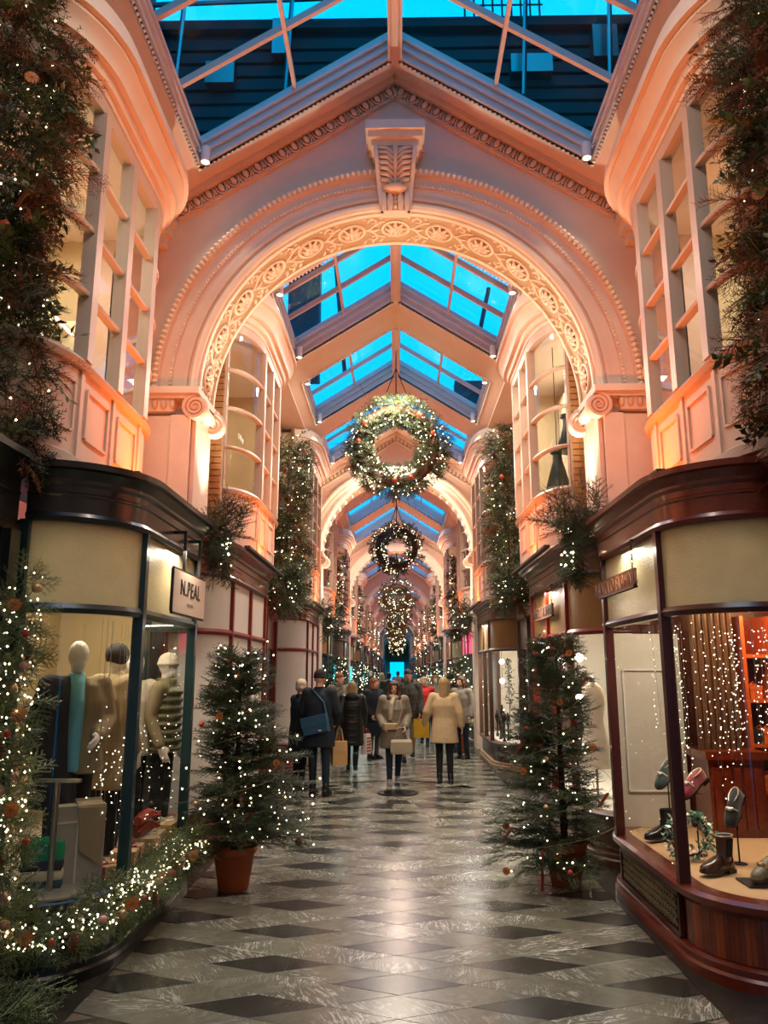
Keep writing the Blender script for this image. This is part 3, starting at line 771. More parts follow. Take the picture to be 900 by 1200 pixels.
ORN = [10]
def oriel(mx, y0, y1, xw, xf, c, nl, label, group=None, rows=4, detail=2, wallback=1.0, room=None, gl=None):
    ORN[0] += 1
    zb, zsill, zh, zt = 3.05, 3.80, 5.70, 6.24
    sgn = -1 if not mx else 1
    root = T('window_%d' % (ORN[0]), label, 'bow window', (sgn*abs(xf), (y0+y1)/2, zb), kind='structure', group=group)
    nc = 12 if detail > 1 else 4
    pc, qc = bay_path(y0, y1, xw, xf, c, nc); full = pc+qc
    fp = frame_paint; G = gl or glass
    b = MB(mx); b.sweep(full, [(-.05, zb), (0, zb), (0, zsill-.07), (-.05, zsill-.07)]); b.obj('spandrel', plaster, root, 30)
    b = MB(mx); b.sweep(full, [(-.06, zsill-.07), (.03, zsill-.07), (.05, zsill-.03), (.03, zsill), (-.06, zsill)]); b.sweep(full, [(0, zb), (.03, zb), (.03, zb+.07), (0, zb+.09)]); b.obj('sill', fp, root, 30)
    b = MB(mx); b.sweep(full, [(-.06, zh), (.03, zh), (.04, zh+.10), (-.06, zh+.10)])
    b.obj('head', fp, root, 30)
    b = MB(mx)
    b.sweep(full, [(-.06, zh+.10), (.05, zh+.10), (.05, zh+.16), (.085, zh+.165), (.085, zh+.20), (.105, zh+.235), (.145, zh+.24), (.145, zh+.275), (.17, zh+.33), (.21, zh+.37), (.21, zh+.40), (.25, zh+.405), (.25, zh+.46), (.20, zh+.465), (.20, zh+.60), (-.06, zh+.60)])
    b.obj('cornice', stone, root, 30)
    ys = [y0+c+(y1-y0-2*c)*i/nl for i in range(nl+1)]
    ps = [(pc[0], (0, -1)), *[((xf, y), (1, 0)) for y in ys], (qc[-1], (0, 1))]
    for p, n_ in ps:
        b = MB(mx); post(b, p, n_, zsill, zh, .10, .10); b.obj('mullion', fp, root)
    zr_ = [zsill+(zh-zsill)*i/rows for i in range(rows+1)]
    segs = [pc]+[[(xf, a), (xf, e)] for a, e in zip(ys, ys[1:])]+[qc]
    for z in zr_[1:-1]:
        b = MB(mx); b.sweep(full, [(-.03, z-.016), (.028, z-.016), (.034, z), (.028, z+.016), (-.03, z+.016)]); b.obj('glazing_bar', fp, root, 30)
    for sg in segs:
        if detail > 1:
            for za, zb_ in zip(zr_, zr_[1:]):
                p = MB(mx); sheet(p, sg, za+.012, zb_-.012); p.obj('pane', G, root, 30)
        else:
            p = MB(mx); sheet(p, sg, zsill, zh); p.obj('pane', G, root, 30)
    # recessed panels below the lights
    for a, e in zip(ys, ys[1:]):
        b = MB(mx); w = .018
        y_a, y_e, z_a, z_e = a+.10, e-.10, zb+.24, zsill-.17
        for (p, q) in (((y_a, z_a), (y_e, z_a)), ((y_e, z_a), (y_e, z_e)), ((y_e, z_e), (y_a, z_e)), ((y_a, z_e), (y_a, z_a))):
            b.beam((xf+.006, p[0], p[1]), (xf+.006, q[0], q[1]), .024, .02, up=(1, 0, 0))
        b.obj('panel_moulding', plaster, root)
    b = MB(mx); sub = pc[2:-1] if nc > 4 else pc[1:-1]
    for za in (zb+.24, zsill-.17): b.sweep(sub, [(0, za-.01), (.014, za-.01), (.014, za+.01), (0, za+.01)])
    for p_, nn in ((sub[0], path_normals(pc)[2 if nc > 4 else 1]), (sub[-1], path_normals(pc)[-2])): post(b, p_, unit_norm(nn), zb+.24, zsill-.17, .02, .016, .006)
    b.obj('panel_moulding', plaster, root)
    for p, n_ in ps[1:-1]:
        b = MB(mx); post(b, p, n_, zb, zsill-.07, .05, .03, .0); b.obj('stile', plaster, root)
    # the room behind
    xb = xw-wallback; b = MB(mx); rm = room or roomm
    b.box(xb-.03, xb, y0-.05, y1+.05, zb, zt); b.box(xb, xw-.0, y1-.02, y1+.03, zb, zt); b.box(xb, xw, y0-.05, y0-.02, zb, zt)
    b.obj('room_wall', rm, root)
    b = MB(mx); b.add([(x, y, zsill-.12) for x, y in full]+[(xb, y1, zsill-.12), (xb, y0, zsill-.12)], [tuple(range(len(full)+2))]); b.obj('room_floor', rm, root)
    b = MB(mx); b.add([(x, y, zh+.12) for x, y in full]+[(xb, y1, zh+.12), (xb, y0, zh+.12)], [tuple(range(len(full)+1, -1, -1))]); b.obj('room_ceiling', whitep, root)
    b = MB(mx); b.add([(x, y, zt) for x, y in full]+[(xb, y1, zt), (xb, y0, zt)], [tuple(range(len(full)+2))]); b.obj('roof', plaster, root)
    return root
def curtain(mx, root, x, ya, yb, z0, z1, mat=None, amp=.025, wl_=.09):
    n = int((yb-ya)/.012); vs = []; fs = []
    pts = [(x+amp*math.sin(2*pi*(i*.012)/wl_+.7*math.sin(i*.21)), ya+i*.012) for i in range(n)]
    b = MB(mx); b.sweep(pts, [(0, z0), (.004, z0), (.004, z1), (0, z1)], caps=False); b.obj('curtain', mat or curtm, root, 60)

# nearest pair, above the entrance shops
WF = dict(y0=4.18, y1=6.75, xw=-2.66, xf=-2.13, c=.70, nl=2)
oL = oriel(False, label='nearest left bow window, lit, with folded knitwear on white shelves', **WF)
oR = oriel(True, label='nearest right bow window with pale blinds behind the panes', **WF)
add_light('window_lamp', 'AREA', (-3.0, 5.4, 5.72), 16, CREAM, .5, 1.6, (-3.0, 5.4, 0))
add_light('window_lamp', 'AREA', (3.0, 5.4, 5.72), 14, (1, .9, .75), .5, 1.6, (3.0, 5.4, 0))
curtain(True, oR, -2.75, 4.3, 5.6, 3.75, 5.68)
# pair beyond the first arch, and the two beyond
GO = dict(xw=-2.02, xf=-1.70, c=.70, nl=2)
o2L = oriel(False, y0=8.5, y1=11.1, label='left bow window just past the nearest arch, dark panes over curtains', **GO)
o2R = oriel(True, y0=8.5, y1=11.1, label='right bow window just past the nearest arch, with green pendant lamps inside', **GO)
drape = M('grey_drape', '#6c6250', .8)
curtain(False, o2L, -2.12, 8.75, 9.1, 3.7, 5.68, drape); curtain(True, o2R, -2.45, 8.6, 11.0, 3.7, 5.68)
add_light('window_lamp', 'AREA', (2.25, 9.7, 5.7), 16, (1, .92, .78), .3, 1.6, (2.25, 9.7, 0))
add_light('window_lamp', 'AREA', (-2.5, 10.2, 5.7), 3.0, CREAM, .3, 1.0, (-2.5, 10.2, 0))
oriel(False, y0=14.2, y1=17.2, label='third left bow window, half hidden by the hanging evergreens', detail=1, **GO)
oriel(True, y0=14.2, y1=17.2, label='third right bow window, half hidden by the hanging evergreens', detail=1, **GO)
bluroom = M('blue_room', '#4fb9c4', .5)
for i, a in enumerate(ARCHES[:-1]):
    m0 = a+.35
    for s in (-1, 1):
        for q, (ya, yb) in enumerate(((m0+.65, m0+3.25), (m0+6.35, m0+9.35))):
            far = i > 0
            if i > 3 and q == 1: pass
            lb = '%s cream bow window, %s of the pair beyond the %s arch' % ('left' if s < 0 else 'right', 'nearer' if q == 0 else 'farther', ORD[i+1]) if far else '%s bow window of the %s pair beyond the second arch' % ('left' if s < 0 else 'right', 'nearer' if q == 0 else 'farther')
            oriel(s > 0, y0=ya, y1=yb, label=lb, group='distant bow windows' if far else None, detail=1 if i < 2 else 0, rows=4 if i < 2 else 3, room=bluroom if (i == 0 and q == 0 and s > 0) else None, **GO)

# things in the nearest bow windows
shelfm = M('white_shelf', '#efe6cf', .5)
sh = T('shelf_unit', 'white open shelf unit behind the panes of the nearest left bow window', 'shelf unit', (-3.2, 5.1, 3.7))
b = MB()
for z in (3.72, 3.98, 4.24, 4.50, 4.76): b.box(-3.35, -2.95, 4.5, 6.55, z, z+.022); 
b.obj('shelf', shelfm, sh); b = MB()
for y in (4.5, 4.9, 5.3, 5.7, 6.1, 6.53): b.box(-3.35, -2.95, y, y+.022, 3.72, 4.9)
b.obj('upright', shelfm, sh); b = MB(); b.box(-3.37, -3.35, 4.5, 6.55, 3.7, 4.9); b.obj('back_panel', roomm, sh)
strip = glow('shelf_strip', '#fff0c8', 5)
b = MB()
for z in (3.98, 4.24, 4.50, 4.76): b.box(-2.97, -2.95, 4.53, 6.5, z-.012, z)
b.obj('light_strip', strip, sh)
knits = [('grey', '#8d8577'), ('rust', '#a83a1c'), ('burgundy', '#5c1d22'), ('navy', '#222838'), ('cream', '#d8cba9'), ('brown', '#6e4a2c')]
def garment(b, x, y, z, w=.24, d=.26, h=.04):
    b.loft([[Vector((x+sx*w/2*f, y+sy*d/2*f, z+zz)) for sx, sy in ((-1,-1),(1,-1),(1,1),(-1,1))] for zz, f in ((0, .94), (h*.25, 1), (h*.75, 1), (h, .93))])
for k, (y, z) in enumerate([(4.7, 4.00), (4.7, 4.26), (4.7, 4.52), (5.1, 4.00), (5.1, 4.26), (5.5, 4.00), (5.5, 4.52), (5.9, 4.26), (6.3, 4.00)]):
    nm, hx = knits[(k*5+1) % 6]
    for q in range(4):
        b = MB(); garment(b, -3.12, y+.12, z+.002+q*.042)
        o = b.obj('folded_sweater', M('knit_'+nm, hx, .9, var=.08, bump=.2, bscale=200), None, 30,
              '%s %s sweater of the stack on the %s shelf, %s column, left bow window' % (('bottom', 'second', 'third', 'top')[q], nm, {4.0: 'lower', 4.26: 'middle', 4.52: 'upper'}[z], {4.7: 'nearest', 5.1: 'second', 5.5: 'third', 5.9: 'fourth', 6.3: 'farthest'}[y]), 'sweater', 'folded sweaters on the shelf unit')
green = M('lamp_green', '#0f2f27', .35); lampw = glow('lamp_white', '#fff2d8', 3)
for k, (y, z, x) in enumerate(((9.05, 4.35, 2.1), (9.15, 3.92, 1.98))):
    t = T('pendant_lamp', ['higher dark green cone pendant lamp in the right bow window past the arch', 'lower dark green cone pendant lamp in the right bow window past the arch'][k], 'pendant lamp', (x, y, z))
    b = MB(); b.lathe([(.15, 0), (.152, .01), (.06, .34), (.055, .42), (.085, .44), (.085, .47), (.03, .48), (.0, .48)], (x, y, z), 18); b.obj('shade', green, t, 40)
    b = MB(); b.lathe([(0, .012), (.14, .012)], (x, y, z), 18); b.obj('diffuser', lampw, t)
    b = MB(); b.tube([(x, y, z+.48), (x, y, 5.75)], .006, 5); b.obj('cord', darkm, t)

# ------------------------------------------------------------------ shopfronts
black = M('black_paint', '#15191a', .28, var=.1, coat=.4); teal = M('teal_paint', '#123032', .3, coat=.3)
mahog = M('mahogany', '#6d2512', .28, var=.28, vscale=5, stretch=(6, 1.2, 6), coat=.5)
mahog_d = M('mahogany_dark', '#451710', .3, var=.25, vscale=5, stretch=(6, 1.2, 6), coat=.4)
oakr = M('red_oak', '#8f3d16', .35, var=.25, vscale=5, stretch=(8, 8, 1.5), coat=.3)
walnut = M('walnut', '#5b4131', .4, var=.25, vscale=5, stretch=(6, 1.2, 6), coat=.2)
whiteb = M('white_board', '#d9d2c7', .5, var=.015)
hammered = M('hammered_glass', '#a39872', .22, var=.10, bump=.6, bscale=75)
nt, N, L = nodes_of(hammered); tl = N.new('ShaderNodeBsdfTranslucent'); tl.inputs[0].default_value = (.95, .85, .6, 1); mxs = N.new('ShaderNodeMixShader'); mxs.inputs[0].default_value = .12
L.new(N['Principled BSDF'].outputs[0], mxs.inputs[1]); L.new(tl.outputs[0], mxs.inputs[2]); L.new(mxs.outputs[0], N['Material Output'].inputs[0])
tanb = M('tan_panel', '#8e6c3d', .5, var=.08)
fawn = M('fawn_panel', '#8d7664', .55, var=.08)
deckm = M('tan_deck', '#c4a074', .7, var=.06)
beige = M('beige_panel', '#a8936a', .6, var=.06, stretch=(1, 1, .2))
palew = M('pale_wall', '#cfc8b8', .6, var=.03)
shopglass = glassmat('shop_glass', refl=.85)
downl = glow('downlight', '#fff0d2', 14)
NSHOP = [0]
def shopfront(mx, y0, y1, xw, xf, c, nl, label, group=None, paint=None, posts=None, riser=None, upper=None, lower='glass', deck=None,
              back=None, depth=.75, detail=2, skirt=None, light=8, lcol=CREAM, sillmat=None, zs_=.43, boards=False, name='shopfront', side=None, skip_inside=False):
    sgn = 1 if mx else -1
    root = T(name, label, 'shopfront', (sgn*abs(xf), (y0+y1)/2, 0), group=group)
    nc = 14 if detail > 1 else 4
    pc, qc = bay_path(y0, y1, xw, xf, c, nc); full = pc+qc
    posts = posts or paint; riser = riser or paint; upper = upper or hammered; skirt = skirt or paint
    b = MB(mx); b.sweep(full, [(-.06, 0), (-.015, 0), (-.015, zs_-.03), (-.06, zs_-.03)]); b.obj('stall_riser', riser, root, 30)
    b = MB(mx); b.sweep(full, [(-.06, 0), (.045, 0), (.045, .06), (.03, .075), (.03, .11), (.0, .125), (-.06, .125)]); b.obj('skirting', skirt, root, 30)
    b = MB(mx); b.sweep(full, [(-.1, zs_-.05), (.01, zs_-.05), (.04, zs_-.02), (.045, zs_+.015), (.02, zs_+.035), (-.1, zs_+.035)]); b.obj('sill', sillmat or paint, root, 30)
    zt0, zt1, zc = 2.09, 2.15, 2.66
    b = MB(mx); b.sweep(full, [(-.03, zt0), (.02, zt0), (.035, (zt0+zt1)/2), (.02, zt1), (-.03, zt1)]); b.obj('transom', posts, root, 30)
    b = MB(mx)
    b.sweep(full, [(-.08, zc), (.03, zc), (.045, zc+.025), (.03, zc+.05), (.03, zc+.15), (.04, zc+.16), (.04, zc+.17), (.03, zc+.18), (.03, zc+.22), (.05, zc+.24), (.05, zc+.26), (.09, zc+.31), (.12, zc+.32), (.12, zc+.36), (-.08, zc+.36)])
    b.obj('cornice', paint, root, 30)
    ys = [y0+c+(y1-y0-2*c)*i/nl for i in range(nl+1)]
    ps = [(pc[0], (0, -1)), *[((xf, y), (1, 0)) for y in ys], (qc[-1], (0, 1))]
    for p, n_ in ps:
        b = MB(mx); post(b, p, n_, zs_+.03, zc, .06, .07); b.obj('mullion', posts, root)
    segs = [pc]+[[(xf, a), (xf, e)] for a, e in zip(ys, ys[1:])]+[qc]
    for q, sg in enumerate(segs):
        p = MB(mx); sheet(p, sg, zt1, zc); p.obj('upper_pane', upper, root, 30)
        p = MB(mx); sheet(p, sg, zs_+.03, zt0); p.obj('pane' if lower == 'glass' else 'white_panel', shopglass if lower == 'glass' else lower, root, 30)
    b = MB(mx); b.add([(x, y, zc+.36) for x, y in full]+[(xw-.6, y1, zc+.36), (xw-.6, y0, zc+.36)], [tuple(range(len(full)+2))]); b.obj('flat_roof', paint, root)
    if lower == 'glass' and not skip_inside:
        xb = xw-depth; inn = [(x, y) for x, y in full]
        b = MB(mx); b.add([(x, y, zs_+.03) for x, y in inn]+[(xb, y1, zs_+.03), (xb, y0, zs_+.03)]+[(x, y, zs_-.02) for x, y in inn]+[(xb, y1, zs_-.02), (xb, y0, zs_-.02)], [tuple(range(len(full)+2))]); b.obj('window_deck', deck or deckm, root)
        b = MB(mx); b.add([(x, y, zc-.01) for x, y in inn]+[(xb, y1, zc-.01), (xb, y0, zc-.01)], [tuple(range(len(full)+1, -1, -1))]); b.obj('window_ceiling', whitep, root)
        bk = back or palew
        b = MB(mx); b.box(xb-.03, xb, y0, y1, 0, zc); b.obj('back_panel', bk, root)
        b = MB(mx); b.box(xb, xw-.02, y1-.03, y1, 0, zc); b.obj('end_panel', bk, root)
        b = MB(mx); b.box(xb, xw-.03, y0, y0+.025, 0, zc); b.obj('side_panel', paint, root)
        if detail > 0:
            b = MB(mx)
            for yy in np.arange(y0+.35, y1-.2, .5): b.lathe([(0, zc-.02), (.045, zc-.02)], (xw+.12, yy, 0), 10)
            b.obj('downlight', downl, root)
        if light:
            add_light('shop_lamp', 'AREA', (sgn*abs(xw-.15), (y0+y1)/2, zc-.04), light, lcol, .35, (y1-y0)*.8, (sgn*abs(xw-.1), (y0+y1)/2, 0))
    return root
# --- nearest left: black and teal knitwear shop
SL = dict(y0=4.62, y1=7.08, xw=-2.28, xf=-XL, c=.55, nl=1)
sL = shopfront(False, label='black and teal knitwear shopfront on the near left, with mannequins in the window', paint=black, posts=teal, riser=black, back=beige, depth=.8, light=22, lcol=(1, .9, .72), deck=M('stone_deck', '#b9ac90', .35), **SL)
# --- nearest right: mahogany shoe shop
SR = dict(y0=4.62, y1=7.05, xw=-2.32, xf=-XR, c=.52, nl=1)
sR = shopfront(True, label='mahogany shopfront on the near right with shoes in its window', paint=mahog, posts=mahog_d, riser=mahog, back=mahog_d, depth=.9, light=22, lcol=(1, .88, .7), sillmat=mahog, **SR)
# vertical boards of the curved riser, rosewood, on the right
pc, qc = bay_path(4.62, 7.05, -2.32, -XR, .52, 14)
nr = path_normals(pc)
for i in range(14):
    for h in (0, 1):
        a = pc[i]; e = pc[i+1]; f0, f1 = (.02, .49) if h == 0 else (.51, .98)
        q = [(a[0]+(e[0]-a[0])*f, a[1]+(e[1]-a[1])*f) for f in (f0, f1)]
        b = MB(True); b.sweep(q, [(-.014, .13), (-.002, .13), (-.002, .375), (-.014, .375)]); b.obj('board', oakr if (i+h) % 3 == 0 else mahog, sR)
# pierced chevron grille on the right, ring grille on the left
fretm = M('fretwork', '#8a7a55', .4, .5); dkg = M('grille_back', '#15120f', .8)
b = MB(True); b.box(-XR-.012, -XR+.002, 5.25, 6.45, .15, .365); g = b.obj('grille', dkg, sR)
for r in range(4):
    b = MB(True)
    for i in range(22):
        y = 5.30+i*.052; z = .165+r*.05
        b.beam((-XR+.006, y, z), (-XR+.012, y+.026, z+.042), .016, .014, up=(1, 0, 0)); b.beam((-XR+.012, y+.026, z+.042), (-XR+.006, y+.05, z+.006), .016, .014, up=(1, 0, 0))
    b.obj('fretwork', fretm, g)
b = MB(True)
for (y_a, z_a, y_e, z_e) in ((5.22, .14, 6.48, .14), (5.22, .375, 6.48, .375), (5.22, .14, 5.22, .375), (6.48, .14, 6.48, .375)): b.beam((-XR+.006, y_a, z_a), (-XR+.006, y_e, z_e), .03, .03, up=(1, 0, 0))
b.obj('grille_frame', mahog_d, sR)
b = MB(); b.box(-XL-.012, -XL-.008, 5.2, 6.6, .14, .36); g = b.obj('grille', dkg, sL)
ringm = M('pale_ring', '#cfc6a8', .4)
for i in range(16):
    b = MB(); c0 = (-XL+.004, 5.28+i*.082, .25)
    b.tube([(c0[0], c0[1]+.055*math.cos(t), c0[2]+.095*math.sin(t)) for t in [2*pi*q/14 for q in range(14)]], .006, 4, closed=True); b.obj('grille_ring', ringm, g)
for k in range(4):
    b = MB()
    if k < 2: y = (5.17, 6.63)[k]; b.box(-XL-.02, -XL+.01, y-.03, y+.03, .12, .38)
    else: post(b, ((-1.98, 4.70), (-1.80, 4.93))[k-2], unit_norm(((.5, -1), (.8, -.6))[k-2]), .12, .38, .09, .04)
    b.obj('riser_stile', teal, sL)
# --- white boarded shop on the left past the arch and its neighbour
shopfront(False, 7.36, 10.7, -2.2, -XL, .66, 2, 'left shopfront past the arch with blank white boards in red mullions', paint=mahog, posts=M('red_frame', '#7c1a0e', .35), riser=oakr, upper=whiteb, lower=whiteb)
shopfront(False, 14.2, 17.5, -2.25, -XL, .70, 2, 'boarded left shopfront with oak riser, behind the two standing men', paint=mahog, posts=M('red_frame'), riser=oakr, upper=whiteb, lower=whiteb)
# --- right side past the arch
shopfront(True, 7.36, 10.7, -2.25, -XR, .66, 2, 'right walnut shopfront past the arch, white lit window and hanging sign', paint=walnut, posts=M('red_frame'), riser=walnut, upper=tanb, back=palew, light=55, lcol=(1, .95, .85), depth=.6, deck=palew)
shopfront(True, 14.2, 17.4, -2.25, -XR, .68, 2, 'right brown shopfront with white lit window of black display stands', paint=walnut, posts=walnut, riser=mahog_d, upper=tanb, back=palew, light=55, lcol=(1, .95, .85), depth=.6, deck=palew, skirt=M('pale_kerb', '#a58a68', .5))
cyan_s = glow('cyan_screen', '#2fe0e8', 1.5, True); cyan_d = glow('cyan_screen_dim', '#27b8c0', .8); pinks = glow('pink_fascia', '#f0486c', .8)
for i, a in enumerate(ARCHES[:-1]):
    for s in (-1, 1):
        for q, (ya, yb) in enumerate(((a+.66, a+3.4), (a+6.7, a+9.9))):
            far = i > 0
            pr = (i*2+q+(s > 0)) % 3
            lb = '%s %s shopfront, %s of the pair beyond the %s arch' % ('left' if s < 0 else 'right', ('black', 'walnut', 'mahogany')[pr], 'nearer' if q == 0 else 'farther', ORD[i+1]) if far else ('%s %s shopfront beyond the second arch' % ({(-1, 0): 'left', (-1, 1): 'second left', (1, 0): 'turquoise-lit right', (1, 1): 'second right'}[(s, q)], ('black', 'walnut', 'mahogany')[pr]))
            cy_ = (i == 0 and s > 0 and q == 0) or (i < 3 and s < 0) or pr == 0
            r = shopfront(s > 0, ya, yb, -2.25, -XR if s > 0 else -XL, .55, 2, lb, group='distant shopfronts' if far else None,
                paint=(black, walnut, mahog)[pr], upper=pinks if (i == 0 and s > 0 and q == 0) else (tanb, fawn, hammered)[pr], back=palew if not cy_ else teal, light=(22 if i < 3 else 14), lcol=(.45, .95, 1) if cy_ else (1, .9, .75), depth=.5, detail=1 if i == 0 else 0)
            if cy_:
                b = MB(s > 0)
                for w in range(3):
                    w0 = ya+.5+w*(yb-ya-.8)/3; b.box(-2.42, -2.38, w0, w0+.55, .9, 2.0)
                b.obj('lit_screen', cyan_s if i < 2 else cyan_d, r)
                b = MB(s > 0); b.box(-2.35, -2.2, ya+.15, ya+.2, .9, 2.0); b.box(-2.3, -1.95, ya+.22, ya+.26, 1.0, 1.9); b.obj('lit_screen', cyan_s if i < 2 else cyan_d, r)
# --- recessed doorways between the shops, on each side
doorglass = glassmat('door_glass', tint=(.5, .5, .5), refl=1.0)
def doorway(mx, ya, yb, xw, paint, label, group=None, rich=True):
    sgn = 1 if mx else -1
    ya += .2; yb -= .2; t = T('shop_doorway', label, 'doorway', (sgn*abs(xw), (ya+yb)/2, 0), group=group)
    b = MB(mx); b.box(xw-.08, xw, ya, yb, 0, .5); b.box(xw-.08, xw, ya, yb, 2.1, 3.0)
    b.obj('panelling', paint, t)
    if rich:
        b = MB(mx)
        for y in (ya+.05, (ya+yb)/2-.5, (ya+yb)/2+.5, yb-.05): b.box(xw-.06, xw+.05, y-.06, y+.06, 0, 2.6)
        b.obj('door_frame', paint, t)
    p = MB(mx); p.add([(xw-.03, ya, .5), (xw-.03, yb, .5), (xw-.03, yb, 2.1), (xw-.03, ya, 2.1)], [(0, 1, 2, 3)]); p.obj('pane', doorglass, t)
    b = MB(mx); b.box(xw-.9, xw-.85, ya, yb, 0, 2.98); b.obj('inner_wall', tanb, t)
    b = MB(mx); b.sweep([(xw+.02, ya), (xw+.02, yb)], [(-.1, 2.62), (.03, 2.62), (.03, 2.86), (.10, 2.95), (.10, 3.0), (-.1, 3.0)]); b.obj('lintel', paint, t)
    b = MB(mx); b.box(xw-.75, xw+.05, ya, yb, 2.98, 3.0); b.obj('flat_roof', paint, t)
    return t
doorway(False, 10.7, 14.2, -2.2, mahog, 'red-brown doorway recess on the left between the two boarded shops')
doorway(True, 10.7, 14.2, -2.2, walnut, 'brown doorway recess on the right between the two white-lit shops')
for i, a in enumerate(ARCHES[:4]):
    for s in (-1, 1): doorway(s > 0, a+3.4, a+6.7, -2.2, (walnut, mahog, black, walnut)[i], '%s doorway recess between the shopfronts beyond the %s arch' % ('left' if s < 0 else 'right', ORD[i+1]) if i else '%s doorway recess beyond the second arch' % ('left' if s < 0 else 'right'), 'distant doorways' if i else None, i < 1)
# entrance recesses at the very front: straight lintel, jamb post and door
def entrance(mx, paint, label, xl):
    sgn = 1 if mx else -1; t = T('shop_doorway', label, 'doorway', (sgn*2.2, 3.6, 0))
    b = MB(mx); b.sweep([(-2.28, 1.6), (-2.28, 4.5)], [(-.35, 2.62), (0, 2.62), (.0, 2.66), (.0, 2.79), (.012, 2.80), (.0, 2.81), (.0, 2.88), (.03, 2.91), (.08, 2.97), (.11, 2.98), (.11, 3.02), (-.35, 3.02)]); b.obj('lintel', paint, t, 30)
    b = MB(mx); b.box(-2.95, -2.3, 1.6, 4.61, 2.57, 2.62); b.box(-2.9, -2.3, 1.6, 4.61, 3.0, 3.02); b.obj('soffit', paint, t)
    b = MB(mx); b.box(-2.40, -2.27, 4.42, 4.54, 0, 2.57); b.box(-2.37, -2.31, 4.38, 4.44, 0, 2.57); b.obj('jamb', paint, t)
    b = MB(mx); b.box(-2.95, -2.9, 1.6, 4.6, 0, 2.57); b.obj('door', paint, t)
    return t
entrance(False, black, 'black doorway recess at the near left edge', 0); entrance(True, mahog, 'mahogany doorway recess at the near right edge', 0)

# ------------------------------------------------------------------ cove lamps on top of the cornices
bat = M('batten', '#3a342e', .5)
def cove(mx, ya, yb, x, power, label, group, nrm=1):
    sgn = 1 if mx else -1
    b = MB(mx); b.box(x-.03, x+.03, ya, yb, 3.025, 3.055); b.obj('cove_lamp', bat, None, None, label, 'lamp', group)
    add_light('cove_glow', 'AREA', (sgn*abs(x), (ya+yb)/2, 3.075), power, UPO, .04, (yb-ya), (sgn*(abs(x)+.05), (ya+yb)/2, 5))
for s in (-1, 1):
    lr = 'left' if s < 0 else 'right'
    cove(s > 0, 4.95, 6.9, -1.75, 34, 'orange uplight batten on the near %s shop cornice' % lr, None)
    cove(s > 0, 8.1, 10.6, -1.60, 28, 'orange uplight batten on the %s cornice just past the arch' % lr, None)
    cove(s > 0, 14.9, 17.2, -1.60, 28, 'orange uplight batten on the %s cornice before the second arch' % lr, None)
    for i, a in enumerate(ARCHES[:-1]):
        m0 = a+.35
        if i < 6:
            cove(s > 0, m0+1.0, m0+3.0, -1.60, 28, 'orange uplight batten on the nearer %s cornice beyond the %s arch' % (lr, ORD[i+1]), 'far cove lamps')
            if i < 4: cove(s > 0, m0+7.05, m0+8.65, -1.60, 28, 'orange uplight batten on the farther %s cornice beyond the %s arch' % (lr, ORD[i+1]), 'far cove lamps')
    for i, yy in enumerate([A1]+ARCHES[:4]):
        add_light('soffit_lamp', 'SPOT', (s*1.74 if i == 0 else s*1.62, yy+.36, 3.08), 110 if i == 0 else 60, (1, .88, .68), .04, aim=(s*1.5, yy+.34, 6.4), spot=70)
# ================================================================== figures: one continuous remeshed surface each
def remesh(name, mb, vox, mat, parent=None, smooth_it=3, **kw):
    me = mb.mesh('tmp'); o = bpy.data.objects.new('tmp', me); COL.objects.link(o)
    m = o.modifiers.new('r', 'REMESH'); m.mode = 'VOXEL'; m.voxel_size = vox
    if smooth_it:
        sm = o.modifiers.new('s', 'SMOOTH'); sm.iterations = smooth_it; sm.factor = .5
    dg = bpy.context.evaluated_depsgraph_get()
    out = bpy.data.meshes.new_from_object(o.evaluated_get(dg))
    bpy.data.objects.remove(o); bpy.data.meshes.remove(me)
    out.name = name; out.materials.clear(); out.materials.append(mat)
    out.polygons.foreach_set('use_smooth', [True]*len(out.polygons))
    return link(bpy.data.objects.new(name, out), parent, **kw)
def capsule(b, p, q, r0, r1, n=10):
    p = Vector(p); q = Vector(q); d = q-p; L_ = d.length
    if L_ < 1e-6: b.ball(p, r0, n, 6); return
    d.normalize(); pts = []; rs = []
    for t in (-.98, -.7, -.3): pts.append(p+d*(t*r0)); rs.append(r0*math.sqrt(max(0, 1-t*t)))
    pts.append(p); rs.append(r0); pts.append(q); rs.append(r1)
    for t in (.3, .7, .98): pts.append(q+d*(t*r1)); rs.append(r1*math.sqrt(max(0, 1-t*t)))
    b.tube(pts, rs, n)
def torso(b, rings, n=18, p=2.3):
    b.loft([ellipse_ring(cx, cy_, z, rx, ry, n, p) for cx, cy_, z, rx, ry in rings])
def hand(b, w, d, side, palm_n, s=1.0, curl=.5):
    'hand at wrist w, pointing along d; palm_n is the palm normal; five fingers'
    w = Vector(w); d = Vector(d).normalized(); pn = Vector(palm_n); pn = (pn-d*pn.dot(d)).normalized(); x = d.cross(pn)*side
    capsule(b, w, w+d*.05*s, .022*s, .026*s, 8)
    for i in range(4):
        off = (i-1.5)*.019*s; base = w+d*.085*s+x*off
        capsule(b, w+d*.03*s+x*off*.7, base, .014*s, .0115*s, 8)
        L1, L2 = ([.036, .042, .038, .030][i])*s, ([.034, .038, .036, .028][i])*s
        d1 = (d+pn*curl*.55).normalized(); d2 = (d+pn*curl*1.7).normalized()
        capsule(b, base, base+d1*L1, .0105*s, .0095*s, 7); capsule(b, base+d1*L1, base+d1*L1+d2*L2, .0095*s, .0078*s, 7)
    tb = w+d*.028*s-x*.026*s; t1 = tb+(d*.7-x*.75+pn*.3).normalized()*.036*s; t2 = t1+(d+pn*.45-x*.1).normalized()*.03*s
    capsule(b, tb, t1, .0135*s, .0115*s, 8); capsule(b, t1, t2, .0115*s, .009*s, 7)
